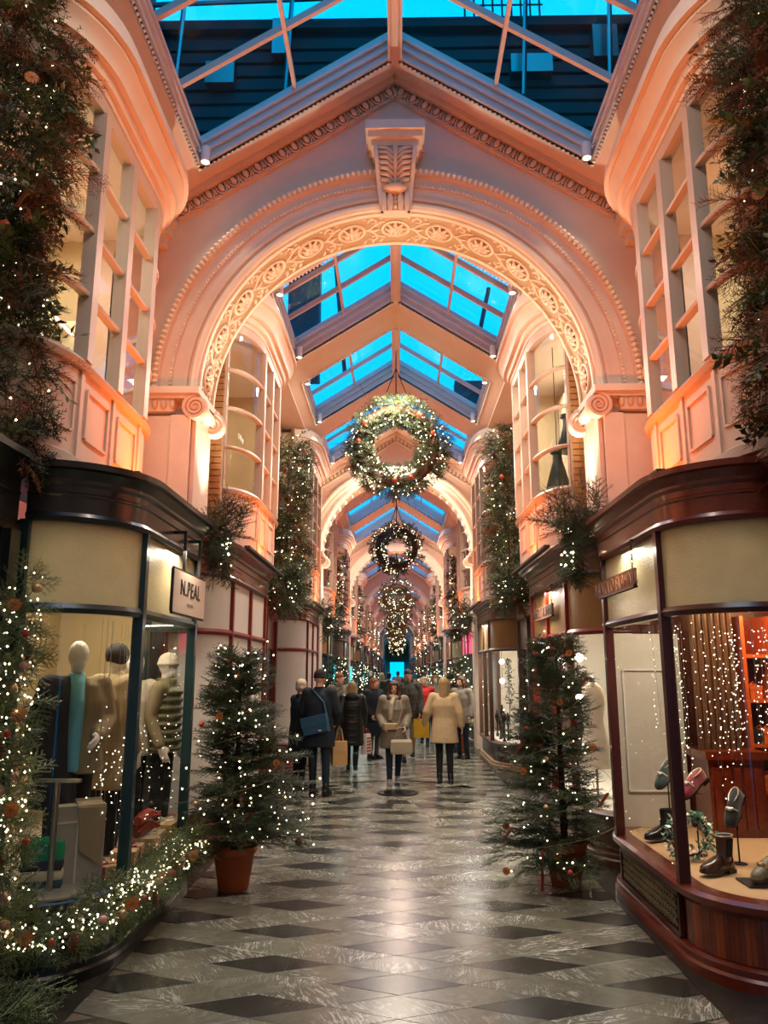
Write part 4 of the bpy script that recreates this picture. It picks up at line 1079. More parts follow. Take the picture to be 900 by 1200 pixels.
# joints for a 1.75 m figure facing -y, feet at z=0
def pose(**k):
    P = dict(hipL=(-.09, 0, .92), hipR=(.09, 0, .92), kneeL=(-.095, -.01, .50), kneeR=(.095, -.01, .50), ankL=(-.095, .02, .09), ankR=(.095, .02, .09),
             shL=(-.185, 0, 1.42), shR=(.185, 0, 1.42), elL=(-.235, .02, 1.14), elR=(.235, .02, 1.14), wrL=(-.235, -.06, .90), wrR=(.235, -.06, .90),
             head=(0, -.015, 1.625), turn=0.0, hx=0.0)
    P.update(k); return P
def body_shape(P, face=True, hands=True, s=1.0, curl=.5, fdirL=None, fdirR=None):
    b = MB()
    torso(b, [(0, 0, .86, .13, .10), (0, 0, .93, .155, .115), (0, 0, 1.06, .135, .095), (0, 0, 1.20, .15, .105), (0, 0, 1.34, .165, .105), (0, 0, 1.43, .14, .085), (0, 0, 1.475, .06, .06)])
    h = Vector(P['head']); capsule(b, (0, .01, 1.44), h+Vector((0, .02, -.06)), .058, .053)
    R = Matrix.Rotation(P['turn'], 4, 'Z'); hv = lambda x, y, z: h+(R @ Vector((x, y, z)))
    hb = MB(); hb.xf = Matrix.Translation(h) @ R
    hb.ball((0, .012, .025), (.077, .095, .098), 16, 12); hb.ball((0, -.02, -.04), (.060, .070, .078), 14, 10)
    if face:
        hb.ball((0, -.055, -.092), (.030, .030, .024), 10, 7)         # chin
        hb.tube([(0, -.083, .012), (0, -.104, -.022), (0, -.106, -.036), (0, -.085, -.042)], [.009, .013, .015, .009], 8)
        hb.ball((0, -.083, -.066), (.024, .012, .010), 10, 6)          # lips
        for sx in (-1, 1):
            hb.ball((sx*.032, -.082, .028), (.022, .010, .007), 8, 5)   # brow
            hb.ball((sx*.078, .012, -.012), (.010, .020, .032), 8, 6)   # ear
    b.add(hb.v, hb.f)
    for sd, sx in (('L', -1), ('R', 1)):
        capsule(b, (sx*.12, 0, 1.40), P['sh'+sd], .07, .058); capsule(b, P['sh'+sd], P['el'+sd], .056, .041); capsule(b, P['el'+sd], P['wr'+sd], .040, .027)
        capsule(b, P['hip'+sd], P['knee'+sd], .085, .055); capsule(b, P['knee'+sd], P['ank'+sd], .054, .036)
        a = Vector(P['ank'+sd]); capsule(b, a+Vector((0, .02, -.045)), a+Vector((sx*.015, -.13, -.06)), .038, .028)
        if hands:
            d = Vector(P['wr'+sd])-Vector(P['el'+sd]); pn = Vector((-sx, 0, 0)) if abs(d.normalized().x) < .7 else Vector((0, 0, 1))
            fd = (fdirL if sd == 'L' else fdirR)
            hand(b, P['wr'+sd], fd or d, sx, pn, 1.0, curl)
    return b
def placed(mb, M4): mb.v = [tuple(M4 @ Vector(v)) for v in mb.v]; return mb
def sleeves(b, P, r=.068, r2=.055, upto=1.0, which='LR'):
    for sd, sx in (('L', -1), ('R', 1)):
        if sd not in which: continue
        e, w = Vector(P['el'+sd]), Vector(P['wr'+sd]); w2 = e+(w-e)*upto
        capsule(b, (sx*.11, 0, 1.39), P['sh'+sd], .095, r+.012); capsule(b, P['sh'+sd], e, r+.01, r); capsule(b, e, w2, r, r2)

# ------------------------------------------------------------------ knitwear window: mannequins and goods
mann = M('mannequin_white', '#e4ddd0', .45, var=.03); mann_d = M('mannequin_dark', '#2b2620', .5)
DK = .462
def on_deck(x, y, rot, H): return Matrix.Translation((x, y, DK)) @ Matrix.Rotation(rot, 4, 'Z') @ Matrix.Scale(H, 4)
def mannequin(x, y, rot, label, mat, P, clothes, legs=True, sc=.90):
    t = T('mannequin', label, 'mannequin', (x, y, DK)); X = on_deck(x, y, rot, sc) @ Matrix.Translation((0, 0, -.10))
    b = MB()
    torso(b, [(0, 0, .95, .15, .11), (0, 0, 1.06, .135, .095), (0, 0, 1.20, .15, .105), (0, 0, 1.34, .165, .105), (0, 0, 1.43, .14, .085), (0, 0, 1.475, .06, .06)])
    h = Vector(P['head']); capsule(b, (0, .01, 1.44), h+Vector((0, .02, -.06)), .05, .045)
    b.ball(h+Vector((0, .005, .022)), (.078, .095, .105), 16, 12); b.ball(h+Vector((0, -.022, -.05)), (.056, .066, .075), 14, 10)
    for sd, sx in (('L', -1), ('R', 1)):
        capsule(b, (sx*.12, 0, 1.40), P['sh'+sd], .07, .055); capsule(b, P['sh'+sd], P['el'+sd], .053, .040); capsule(b, P['el'+sd], P['wr'+sd], .040, .026)
        hand(b, P['wr'+sd], Vector(P['wr'+sd])-Vector(P['el'+sd]), sx, (0, 0, 1) if abs(P['wr'+sd][2]-P['el'+sd][2]) < .1 else (-sx, 0, 0), 1.05, .3)
    remesh('body', placed(b, X), .009, mat, t)
    b = MB(); b.xf = X; b.tube([(0, 0, .11), (0, 0, .5), (0, 0, 1.0)], .016, 8); b.xf = None
    b.lathe([(0, 0), (.13, 0), (.13, .006), (.02, .012), (.014, .10), (0, .10)], (x, y, DK), 20); b.obj('stand', metal, t, 40)
    tr = MB(); torso(tr, [(0, 0, .84, .16, .12), (0, 0, 1.0, .155, .115)])
    for sx in (-1, 1): capsule(tr, (sx*.09, 0, .92), (sx*.095, 0, .5), .09, .068); capsule(tr, (sx*.095, 0, .5), (sx*.095, .01, .14), .068, .055)
    for nm, mb, m_, vox in [('trousers', tr, navy, .014)]+clothes(P):
        remesh(nm, placed(mb, X), vox, m_, t)
    return t
navy = M('navy_wool', '#15181d', .9, var=.1, bump=.2, bscale=180); beigew = M('beige_wool', '#a58f69', .9, var=.1, bump=.25, bscale=150)
blush = M('blue_shirt', '#5fa9b6', .6, var=.08); olive = M('olive_quilt', '#6d6a45', .55, var=.1, bump=.15); knitw = M('white_knit', '#d5cbb6', .85, bump=.4, bscale=120)
taupe = M('taupe_knit', '#8c7c5c', .9, var=.1, bump=.25, bscale=150); dkhat = M('dark_felt', '#211d1a', .85)
def cl_navy(P):
    a = MB(); torso(a, [(-.10, .01, .55, .17, .18), (-.10, .01, .9, .155, .168), (-.10, .01, 1.1, .125, .150), (-.10, .01, 1.3, .125, .148), (-.09, .01, 1.42, .10, .112), (-.05, .02, 1.49, .05, .07)]); sleeves(a, P, .075, .06, .92, 'L')
    s = MB(); torso(s, [(.0, -.06, .80, .055, .115), (0, -.06, 1.05, .06, .125), (0, -.06, 1.3, .065, .12), (0, -.035, 1.44, .06, .085), (0, 0, 1.51, .062, .066)])
    c = MB(); torso(c, [(.10, -.005, .78, .13, .165), (.10, -.005, 1.1, .125, .155), (.105, -.005, 1.3, .125, .15), (.10, 0, 1.42, .09, .11), (.05, .02, 1.48, .05, .07)]); sleeves(c, P, .07, .055, .92, 'R')
    l = MB()
    for z in (.90, 1.02, 1.14): l.tube([(-.06, -.185, z), (.06, -.185, z)], .006, 5)
    return [('coat', a, navy, .013), ('shirt', s, blush, .012), ('cardigan', c, taupe, .013)]
def cl_beige(P):
    a = MB(); torso(a, [(0, 0, .60, .25, .18), (0, 0, .9, .23, .16), (0, 0, 1.15, .21, .145), (0, 0, 1.3, .215, .145), (0, 0, 1.42, .17, .115), (0, 0, 1.5, .085, .085)]); sleeves(a, P, .075, .06, .95)
    h = MB(); h.ball(Vector(P['head'])+Vector((0, .0, .03)), (.092, .108, .105), 14, 10)
    s = MB(); s.tube([(-.02, .13, .7), (-.03, .16, 1.1), (-.02, .12, 1.42), (.06, -.05, 1.5)], [.03, .035, .04, .04], 8); s.tube([(.05, .13, .62), (.05, .165, 1.1), (.04, .12, 1.42), (-.06, -.05, 1.5)], [.03, .035, .04, .04], 8)
    return [('coat', a, beigew, .013), ('cap', h, dkhat, .012), ('scarf', s, knitw, .012)]
def cl_taupe(P):
    a = MB(); torso(a, [(0, 0, .8, .2, .14), (0, 0, 1.1, .19, .135), (0, 0, 1.3, .20, .14), (0, 0, 1.42, .16, .11), (0, 0, 1.49, .08, .08)]); sleeves(a, P, .07, .055, .95)
    return [('jumper', a, knitw, .013)]
def cl_vest(P):
    a = MB()
    for z in np.arange(.86, 1.40, .075): a.ball((0, 0, z), (.235-.05*max(0, (z-1.25)/.2), .175, .052), 18, 8)
    torso(a, [(0, 0, .84, .19, .13), (0, 0, 1.3, .19, .13), (0, 0, 1.46, .12, .10), (0, 0, 1.52, .10, .10)])
    s = MB(); sleeves(s, P, .066, .052, .95); 
    h = MB(); h.ball(Vector(P['head'])+Vector((0, .005, .045)), (.092, .105, .10), 14, 10); h.tube([Vector(P['head'])+Vector((.092*math.cos(t), .105*math.sin(t)+.005, .03)) for t in [2*pi*q/16 for q in range(16)]], .010, 6, closed=True)
    return [('puffer_vest', a, olive, .013), ('sleeves', s, taupe, .013), ('beanie', h, knitw, .010)]
mannequin(-2.20, 5.36, .55, 'mannequin with bare white head, black coat and pale blue shirt in the near left window', mann, pose(elR=(.25, -.02, 1.16), wrR=(.14, -.24, 1.05), elL=(-.26, .03, 1.14), wrL=(-.27, -.02, .88)), cl_navy)
mannequin(-2.12, 5.86, 2.6, 'mannequin in black cap and beige coat, behind the one with a bare white head', mann, pose(), cl_beige)
mannequin(-2.16, 6.42, .9, 'mannequin with bare pale head in white jumper, deepest in the near left window', mann, pose(), cl_taupe, sc=.87)
mannequin(-1.95, 6.62, 1.5, 'mannequin in white knitted beanie and olive quilted vest, near left window', mann, pose(elL=(-.23, .06, 1.16)), cl_vest, sc=.86)
paper = M('kraft_paper', '#b58f58', .7, var=.08); redrib = M('red_ribbon', '#8d1a1c', .5); greyb = M('grey_board', '#9a9480', .6); silver = M('silver_rib', '#cfc7b2', .35, .3)
def gift(x, y, w, d, h, rot, label, mat, rib, z=DK):
    t = T('gift_box', label, 'gift box', (x, y, z), rot); X = Matrix.Translation((x, y, z)) @ Matrix.Rotation(rot, 4, 'Z')
    b = MB(); b.xf = X; b.box(-w/2, w/2, -d/2, d/2, 0, h*.72); b.obj('box', mat, t)
    b = MB(); b.xf = X; b.box(-w/2-.004, w/2+.004, -d/2-.004, d/2+.004, h*.72, h); b.obj('lid', mat, t)
    b = MB(); b.xf = X; b.box(-.012, .012, -d/2-.007, d/2+.007, -.0, h+.003); b.box(-w/2-.007, w/2+.007, -.012, .012, 0, h+.003)
    b.tube([(0, 0, h), (.04, .02, h+.03), (.06, 0, h+.008), (0, 0, h)], .007, 5); b.tube([(0, 0, h), (-.04, -.02, h+.03), (-.06, 0, h+.008), (0, 0, h)], .007, 5); b.obj('ribbon', rib, t)
gift(-1.90, 5.20, .30, .15, .07, .75, 'kraft gift box with dark red ribbon at the front of the near left window', paper, redrib)
gift(-1.86, 5.62, .16, .28, .09, .1, 'patterned kraft gift box beside the teal window post', M('pattern_paper', '#c3a27a', .6, var=.3, vscale=40), redrib)
gift(-1.84, 6.02, .16, .34, .10, .05, 'long basket-weave gift box under the folded red gloves, nearer one', M('weave', '#bfa27c', .7, var=.35, vscale=60), silver)
gift(-1.86, 6.52, .18, .36, .10, .0, 'plain kraft gift box at the far end of the near left window', paper, silver)
t = T('garment_box', 'tall grey presentation box with silver ribbon standing in the near left window', 'box', (-2.02, 5.02, DK+.0), .55)
X = Matrix.Translation((-2.0, 5.08, DK)) @ Matrix.Rotation(.55, 4, 'Z')
b = MB(); b.xf = X; b.box(-.15, .15, -.06, .06, 0, .46); b.obj('box', greyb, t); b = MB(); b.xf = X; b.box(-.154, .154, -.064, .064, .36, .372); b.box(-.02, -.008, -.064, .064, 0, .463); b.obj('ribbon', silver, t)
b = MB(); b.xf = X; b.loft([[Vector((-.02, -.066, .46)), Vector((.14, -.066, .46)), Vector((.14, .066, .47)), Vector((-.02, .066, .47))], [Vector((-.02, -.075, .45)), Vector((.15, -.075, .44)), Vector((.14, .07, .485)), Vector((-.02, .07, .485))], [Vector((.0, -.078, .2)), Vector((.13, -.078, .1)), Vector((.13, -.066, .1)), Vector((.0, -.066, .2))]]); b.obj('draped_scarf', M('taupe_knit'), t)
def fold(x, y, z, rot, label, mat, w=.24, d=.22, h=.055):
    b = MB(); b.xf = Matrix.Translation((x, y, z)) @ Matrix.Rotation(rot, 4, 'Z')
    b.loft([[Vector((sx*w/2*f, sy*d/2*f, zz)) for sx, sy in ((-1,-1),(-.3,-1.02),(.3,-1.02),(1,-1),(1.02,0),(1,1),(-1,1),(-1.02,0))] for zz, f in ((0, .95), (h*.3, 1.0), (h*.7, 1.0), (h, .94))])
    b.obj('folded_sweater', mat, None, 30, label, 'sweater', 'folded knitwear in the near left window')
fold(-2.16, 4.98, DK, .3, 'folded dark teal sweater, bottom of the pile by the steel stand', M('knit_teal', '#20404a', .9)); fold(-2.16, 4.98, DK+.056, .35, 'folded cream sweater on the teal one by the steel stand', M('knit_cream'))
fold(-2.16, 4.98, DK+.112, .3, 'folded navy sweater under the bright green one', M('knit_navy', '#222838', .9)); fold(-2.16, 4.98, DK+.168, .33, 'bright emerald green folded sweater on top of the pile', M('knit_emerald', '#0e8f5c', .85), h=.10)
for k, (y, c, lb) in enumerate(((6.0, '#8b2a1a', 'lower'), (6.02, '#a4341f', 'upper'))):
    b = MB(); zz = DK+.105+k*.075; b.tube([(-1.88, 5.85, zz+.035), (-1.87, 6.05, zz+.05), (-1.88, 6.2, zz+.035)], [.035, .045, .03], 8)
    for q in range(4): b.tube([(-1.88+(q-1.5)*.022, 6.18, zz+.035), (-1.88+(q-1.5)*.026, 6.27, zz+.03)], [.014, .010], 6)
    b.tube([(-1.84, 6.05, zz+.035), (-1.80, 6.14, zz+.03)], [.016, .011], 6)
    b.obj('leather_glove', M('glove_%d' % k, c, .45), None, 60, '%s rust red leather glove lying on the long gift box' % lb, 'glove', 'pair of red gloves')
t = T('display_stand', 'slim steel T-shaped display stand on a glass slab, near left window', 'display stand', (-2.06, 4.86, DK))
b = MB(); b.tube([(-2.06, 4.86, DK+.01), (-2.06, 4.86, DK+.62)], .018, 12); b.obj('pole', metal, t, 40); b = MB(); b.box(-2.2, -1.92, 4.84, 4.88, DK+.62, DK+.64); b.obj('crossbar', metal, t)
b = MB(); b.lathe([(0, 0), (.20, 0), (.20, .012), (0, .012)], (-2.05, 4.86, DK), 28); b.obj('base', M('grey_glass', '#8e8a7a', .12, spec=.8), t)
# hanging sign on the left
t = T('hanging_sign', 'pale square hanging sign with black lettering on the black shopfront', 'sign', (-1.6, 5.93, 2.1))
signw = M('sign_face', '#dcc3ae', .5, var=.02); ironb = M('iron_black', '#1a1514', .5)
SX, S0, S1, Z0, Z1 = -XL+.12, 5.48, 6.38, 2.16, 2.47
b = MB(); b.box(SX-.012, SX+.012, S0, S1, Z0, Z1); b.obj('board', signw, t)
b = MB()
for (a, e) in (((S0, Z0), (S1, Z0)), ((S1, Z0), (S1, Z1)), ((S1, Z1), (S0, Z1)), ((S0, Z1), (S0, Z0))): b.beam((SX, a[0], a[1]), (SX, e[0], e[1]), .03, .018, up=(1, 0, 0))
b.obj('frame', ironb, t)
for y in (5.76, 6.2):
    b = MB(); b.beam((SX, y, Z1), (SX, y, 2.79), .022, .022); b.beam((SX, y, 2.78), (SX-.12, y, 2.78), .022, .022); b.obj('hanger', ironb, t)
def text(s, loc, size, rot, mat, parent, name='lettering', ext=.002, sx=1.0):
    c = bpy.data.curves.new(name, 'FONT'); c.body = s; c.size = size; c.align_x = 'CENTER'; c.align_y = 'CENTER'; c.extrude = ext; c.resolution_u = 3; c.space_character = 1.12
    o = bpy.data.objects.new(name, c); COL.objects.link(o)
    me = bpy.data.meshes.new_from_object(o.evaluated_get(bpy.context.evaluated_depsgraph_get()))
    bpy.data.objects.remove(o); me.name = name; me.materials.clear(); me.materials.append(mat)
    me.transform(Matrix.Translation(loc) @ Euler(rot).to_matrix().to_4x4() @ Matrix.Diagonal((sx, 1, 1, 1)))
    o = bpy.data.objects.new(name, me)
    return link(o, parent, kind='stuff')
RL = (pi/2, 0, pi/2); RR = (pi/2, 0, -pi/2)
blk = M('letter_black', '#14100e', .5)
text('N.PEAL', (SX+.014, 5.93, 2.345), .165, RL, blk, t, sx=1.0, ext=.003)
text('LONDON', (SX+.014, 5.93, 2.235), .036, RL, M('letter_grey', '#8f7f70', .5), t)
# hanging signs on the right
def rsign(xf, ya, yb, z0, z1, zc, s_, label, board, lm, size, mirror_post=False):
    t = T('hanging_sign', label, 'sign', (xf, (ya+yb)/2, z0)); x = xf-.06
    b = MB(); b.box(x-.012, x+.012, ya, yb, z0, z1); b.box(x-.016, x+.016, ya, yb, z1-.012, z1); b.box(x-.016, x+.016, ya, yb, z0, z0+.012); b.obj('board', board, t)
    for y in (ya+.05, yb-.05):
        b = MB()
        n = max(3, int((zc-z1)/.03))
        for q in range(n):
            z = z1+(zc-z1)*(q+.5)/n; r = (zc-z1)/n*.62
            pts = [((x+(.009*math.cos(u) if q % 2 else 0)), y+(0 if q % 2 else .009*math.cos(u)), z+r*math.sin(u)) for u in [2*pi*k/8 for k in range(8)]]
            b.tube(pts, .003, 4, closed=True)
        b.beam((x, y, zc), (xf, y, zc), .012, .012); b.obj('chain', ironb, t)
    text(s_, (x-.014, (ya+yb)/2, (z0+z1)/2), size, RR, lm, t, sx=.8)
rsign(XR, 5.52, 6.5, 2.33, 2.47, 2.68, 'MANOLO BLAHNIK', 'long brown wooden sign on chains outside the near right shopfront', M('sign_brown', '#5f3320', .5), M('letter_tan', '#8d5b3c', .5), .155)
rsign(XR, 8.5, 9.6, 2.33, 2.47, 2.68, 'MANOLO BLAHNIK', 'smaller looking brown sign on chains on the second right shopfront', M('sign_brown2', '#7b5340', .5), M('letter_dark', '#3a2217', .5), .16)
# faint print on the boarded shop
pr = M('faint_print', '#8f8a83', .6)
wb = [o for o in bpy.data.objects if o.name.startswith('shopfront') and o.parent is None][2]
b = MB()
for q in range(9): b.tube([(-XL+.002, 9.12+q*.085, 1.20), (-XL+.002, 9.16+q*.07+.02*(q % 2), 1.33+.03*((q*5) % 3))], .0035, 4)
for q in range(6): b.tube([(-XL+.002, 9.1+q*.15, 1.36+.05*(q % 2)), (-XL+.002, 9.16+q*.15, 1.39)], .003, 4)
b.obj('printed_sketch', pr, wb, kind='stuff')

# ------------------------------------------------------------------ shoe window
def shoe(x, y, z, rot, tilt, kind, mat, label, trim=None, L_=.29):
    t = T('shoe' if kind != 'boot' else 'ankle_boot', label, 'shoe' if kind != 'boot' else 'boot', (x, y, z))
    X = Matrix.Translation((x, y, z)) @ Matrix.Rotation(rot, 4, 'Z') @ Matrix.Rotation(tilt, 4, 'X')
    secs = [(-.145, .010, .018), (-.135, .030, .034), (-.11, .040, .044), (-.07, .047, .055), (-.03, .046, .070), (.0, .040, .082), (.04, .035, .084), (.08, .036, .080), (.115, .034, .078), (.135, .024, .074), (.142, .010, .06)]
    b = MB(); rings = []
    for yy, w, h in secs:
        rg = []
        for k in range(12):
            a = -pi/2+2*pi*k/12; c, s_ = math.cos(a), math.sin(a)
            zz = .012+(h if s_ > 0 else 0)*abs(s_)**.8
            rg.append(Vector((w*math.copysign(abs(c)**.7, c), yy, zz if s_ > 0 else .012)))
        rings.append(rg)
    b.loft(rings)
    if kind == 'boot':
        b.loft([ellipse_ring(0, cy_, z_, rx, ry, 12) for cy_, z_, rx, ry in ((.06, .05, .036, .075), (.075, .10, .036, .062), (.082, .15, .040, .060), (.085, .205, .046, .066))])
    b.xf = X; b.v = [tuple(X @ Vector(v)) for v in b.v]; b.xf = None
    b.obj('upper', mat, t, 50)
    s_ = MB(); s_.xf = X; s_.loft([[Vector((w*1.08, yy, 0)), Vector((w*1.08, yy, .014)), Vector((-w*1.08, yy, .014)), Vector((-w*1.08, yy, 0))] for yy, w, h in secs]); s_.box(-.033, .033, .07, .142, -.022, 0); s_.obj('sole', M('sole', '#1e1511', .5), t)
    o = MB(); o.xf = X
    zt = .205 if kind == 'boot' else .083
    o.loft([ellipse_ring(0, .085 if kind == 'boot' else .065, zt+.001, .040 if kind == 'boot' else .027, .058 if kind == 'boot' else .062, 14), ellipse_ring(0, .085 if kind == 'boot' else .065, zt-.02, .03 if kind == 'boot' else .02, .045, 14)]); o.obj('opening', M('lining', '#140f0d', .9), t)
    if trim:
        q = MB(); q.xf = X
        q.tube([p for p in ellipse_ring(0, .085 if kind == 'boot' else .065, zt+.002, .044 if kind == 'boot' else .030, .064 if kind == 'boot' else .066, 18)], .0045, 5, closed=True)
        if kind == 'loafer': q.tube([(-.042, -.035, .045), (-.02, -.045, .078), (.02, -.045, .078), (.042, -.035, .045)], [.006, .010, .010, .006], 6); q.ball((0, -.055, .075), (.018, .010, .012), 8, 6)
        q.obj('trim', trim, t, 50)
    if kind == 'boot':
        q = MB(); q.xf = X
        for sx in (-1, 1): q.loft([[Vector((sx*.0405, .05, .08)), Vector((sx*.0405, .10, .08)), Vector((sx*.049, .11, .19)), Vector((sx*.049, .06, .19))], [Vector((sx*.036, .05, .08)), Vector((sx*.036, .10, .08)), Vector((sx*.040, .11, .19)), Vector((sx*.040, .06, .19))]])
        q.obj('elastic_gusset', M('gusset', '#0f0c0b', .9), t)
    return t
silvt = M('silver_trim', '#d9d3c4', .3, .4); goldt = M('gold_trim', '#c5a86a', .35, .6)
DS = .462
def stand(x, y, z, h, label, top=.05):
    t = T('shoe_stand', label, 'stand', (x, y, z)); b = MB(); b.lathe([(0, 0), (.05, 0), (.05, .005), (.006, .008), (.005, h), (0, h)], (x, y, z), 14); b.obj('pole', ironb, t, 40)
    b = MB(); b.box(x-.03, x+.03, y-top, y+top, z+h-.002, z+h+.004); b.obj('rest', ironb, t)
shoe(2.02, 6.32, DS+.023, -1.1, .0, 'boot', M('boot_black', '#17110e', .22, coat=.5), 'black ankle boot standing at the far end of the right window deck')
shoe(2.06, 5.34, DS+.023, -1.05, .0, 'boot', M('boot_brown', '#4a2c1d', .22, coat=.5), 'dark brown ankle boot with white rim beside the mahogany post', silvt)
shoe(2.28, 5.12, DS+.055, -1.0, .18, 'loafer', M('embroidered', '#7c745a', .5, var=.4, vscale=60), 'olive embroidered slipper propped at the front of the right window', goldt)
b = MB(); b.box(2.12, 2.42, 5.02, 5.22, DS, DS+.012); b.obj('shoe_plinth', ironb, None, None, 'small black base under the embroidered slipper', 'stand')
stand(2.10, 6.30, DS, .44, 'tall black shoe stand behind the black ankle boot'); shoe(2.10, 6.30, DS+.47, -1.0, .62, 'loafer', M('velvet_green', '#17352f', .8, sheen=.5), 'dark green velvet loafer tilted on the far tall stand', silvt)
stand(2.14, 5.86, DS, .42, 'tall black shoe stand beside the mahogany post'); shoe(2.14, 5.86, DS+.45, -1.05, .5, 'loafer', M('velvet_red', '#8c1226', .75, sheen=.5), 'crimson velvet loafer tilted on a stand behind the mahogany post', silvt)
stand(2.32, 5.62, DS, .30, 'black shoe stand in the middle of the right window'); shoe(2.32, 5.62, DS+.34, -.8, .75, 'loafer', M('velvet_black', '#141414', .8, sheen=.4), 'black loafer with jewelled bow tilted in the middle of the right window', silvt)
stand(2.55, 5.10, DS, .30, 'black shoe stand at the right edge of the photo'); shoe(2.52, 5.08, DS+.33, -.7, .7, 'loafer', M('suede_tan', '#8a5a35', .8), 'tan suede loafer tilted at the right edge of the photo', silvt)
for k, (x, y) in enumerate(((2.02, 5.70), (2.46, 4.92))):
    t = T('mini_wreath', ['small ornamental wreath of green and silver leaves behind the mahogany post', 'small ornamental wreath of green and silver leaves at the right edge'][k], 'wreath', (x, y, DS))
    g = MB(); w_ = MB(); 
    for i in range(300):
        a = random.uniform(0, 2*pi); r = .13+random.gauss(0, .022); p = Vector((x+r*math.cos(a), y+random.gauss(0, .02), DS+.165+r*math.sin(a)))
        d = Vector((random.gauss(0, 1), random.gauss(0, 1), random.gauss(0, 1))).normalized(); u = d.orthogonal().normalized()
        (g if i % 5 < 3 else w_).add([p, p+d*.022+u*.012, p+d*.046, p+d*.022-u*.012], [(0, 1, 2, 3)])
    g.obj('green_leaves', M('jade_leaf', '#2f7a63', .35), t, kind='stuff'); w_.obj('silver_leaves', M('silver_leaf', '#d8d4c2', .3, .3), t, kind='stuff')
    b = MB(); b.tube([(x+.13*math.cos(a), y, DS+.165+.13*math.sin(a)) for a in [2*pi*q/20 for q in range(20)]], .008, 5, closed=True); b.obj('hoop', ironb, t)
# tall pale screen, wooden curtain column, back shelves
t = T('display_screen', 'pale free-standing screen behind the shoes in the near right window', 'screen', (2.35, 6.85, DS))
b = MB(); b.box(1.84, 2.46, 6.86, 6.90, DS, 2.06); b.obj('panel', palew, t); b = MB()
for (a, e) in (((1.96, .75), (2.34, .75)), ((2.34, .75), (2.34, 1.75)), ((2.34, 1.75), (1.96, 1.75)), ((1.96, 1.75), (1.96, .75))): b.beam((a[0], 6.855, a[1]), (e[0], 6.855, e[1]), .012, .02, up=(0, 1, 0))
b.obj('moulding', whitep, t)
t = T('wood_pilaster', 'reeded brown wooden pilaster between pale screen and orange shelves, right window', 'pilaster', (2.7, 6.6, DS)); b = MB(); b.box(2.48, 2.92, 6.45, 6.9, DS, 1.05); b.box(2.45, 2.95, 6.41, 6.92, 1.05, 1.11)
for q in range(5): b.box(2.51+q*.08, 2.57+q*.08, 6.435, 6.45, DS+.06, .99)
b.obj('base', mahog, t)
for q in range(7): b = MB(); b.tube([(2.50+q*.052, 6.62, 1.11), (2.50+q*.052, 6.62, 2.5)], .026, 8); b.obj('reed', M('reeded_wood', '#5a3920', .35, var=.3, stretch=(8, 8, 1), coat=.3), t, 40)
t = T('back_shelves', 'orange-lit wooden shelves behind the shoes in the near right window', 'shelf unit', (2.9, 6.85, DS)); orw = M('orange_wood', '#b5501c', .35, coat=.3)
for z in (.75, 1.12, 1.48, 1.85): b = MB(); b.box(2.93, 3.19, 6.66, 6.98, z, z+.03); b.obj('shelf', orw, t)
for x in (2.93, 3.18): b = MB(); b.box(x-.015, x+.015, 6.64, 6.98, .462, 2.2); b.obj('upright', orw, t)
b = MB(); b.box(2.93, 3.19, 6.98, 6.995, .462, 2.2); b.obj('back_board', mahog, t)
add_light('shelf_lamp', 'AREA', (3.05, 6.4, 2.3), 4, (1, .50, .2), .3, .2, (3.0, 6.9, 1.3))
for k, (x, z, c) in enumerate(((3.0, .78, '#d0641f'), (3.10, 1.15, '#d0641f'), (3.02, 1.51, '#c2571d'), (3.12, .78, '#b85a2a'), (2.99, 1.15, '#1d1d1d'))):
    gift(x, 6.80, .10, .24, .11, 0, ['orange shoe box on the lowest back shelf, left end', 'orange shoe box on the second back shelf', 'orange shoe box on the third back shelf', 'dull orange shoe box on the lowest back shelf, right end', 'black shoe box on the second back shelf'][k], M('box_%s' % c[1:], c, .5), M('box_%s' % c[1:]), z=z+.001)
# tinsel rain and twigs with tiny lights
tinsel = glow('fairy_white', '#fff4d8', 4)
t = T('tinsel_curtain', 'hanging strands of tiny white lights in the near right window', 'fairy lights', (2.4, 5.6, 2.05)); b = MB(); w_ = MB()
for i in range(26):
    x = random.uniform(1.95, 2.75); y = random.uniform(4.95, 6.2); z1 = 2.08; z0 = random.uniform(.95, 1.5); w_.tube([(x, y, z1), (x+random.gauss(0, .02), y, z0)], .0016, 3)
    z = z1
    while z > z0: z -= random.uniform(.025, .09); b.ball((x+random.gauss(0, .012), y+random.gauss(0, .012), z), random.uniform(.002, .0045), 4, 3)
b.obj('bulbs', tinsel, t, kind='stuff'); w_.obj('wires', metal, t, kind='stuff')
t = T('tinsel_curtain', 'hanging strands of tiny white lights in the near left window', 'fairy lights', (-2.0, 5.4, 2.05)); b = MB(); w_ = MB()
for i in range(24):
    x = random.uniform(-2.25, -1.8); y = random.uniform(4.85, 6.9); 
    if x > -1.86 and y < 5.2: x -= .25
    z0 = random.uniform(.5, 1.2); w_.tube([(x, y, 2.08), (x, y, z0)], .0012, 3); z = random.uniform(1.2, 1.6)
    while z > z0: z -= random.uniform(.02, .09); b.ball((x+random.gauss(0, .03), y+random.gauss(0, .03), z), random.uniform(.002, .0045), 4, 3)
b.obj('bulbs', tinsel, t, kind='stuff'); w_.obj('wires', metal, t, kind='stuff')
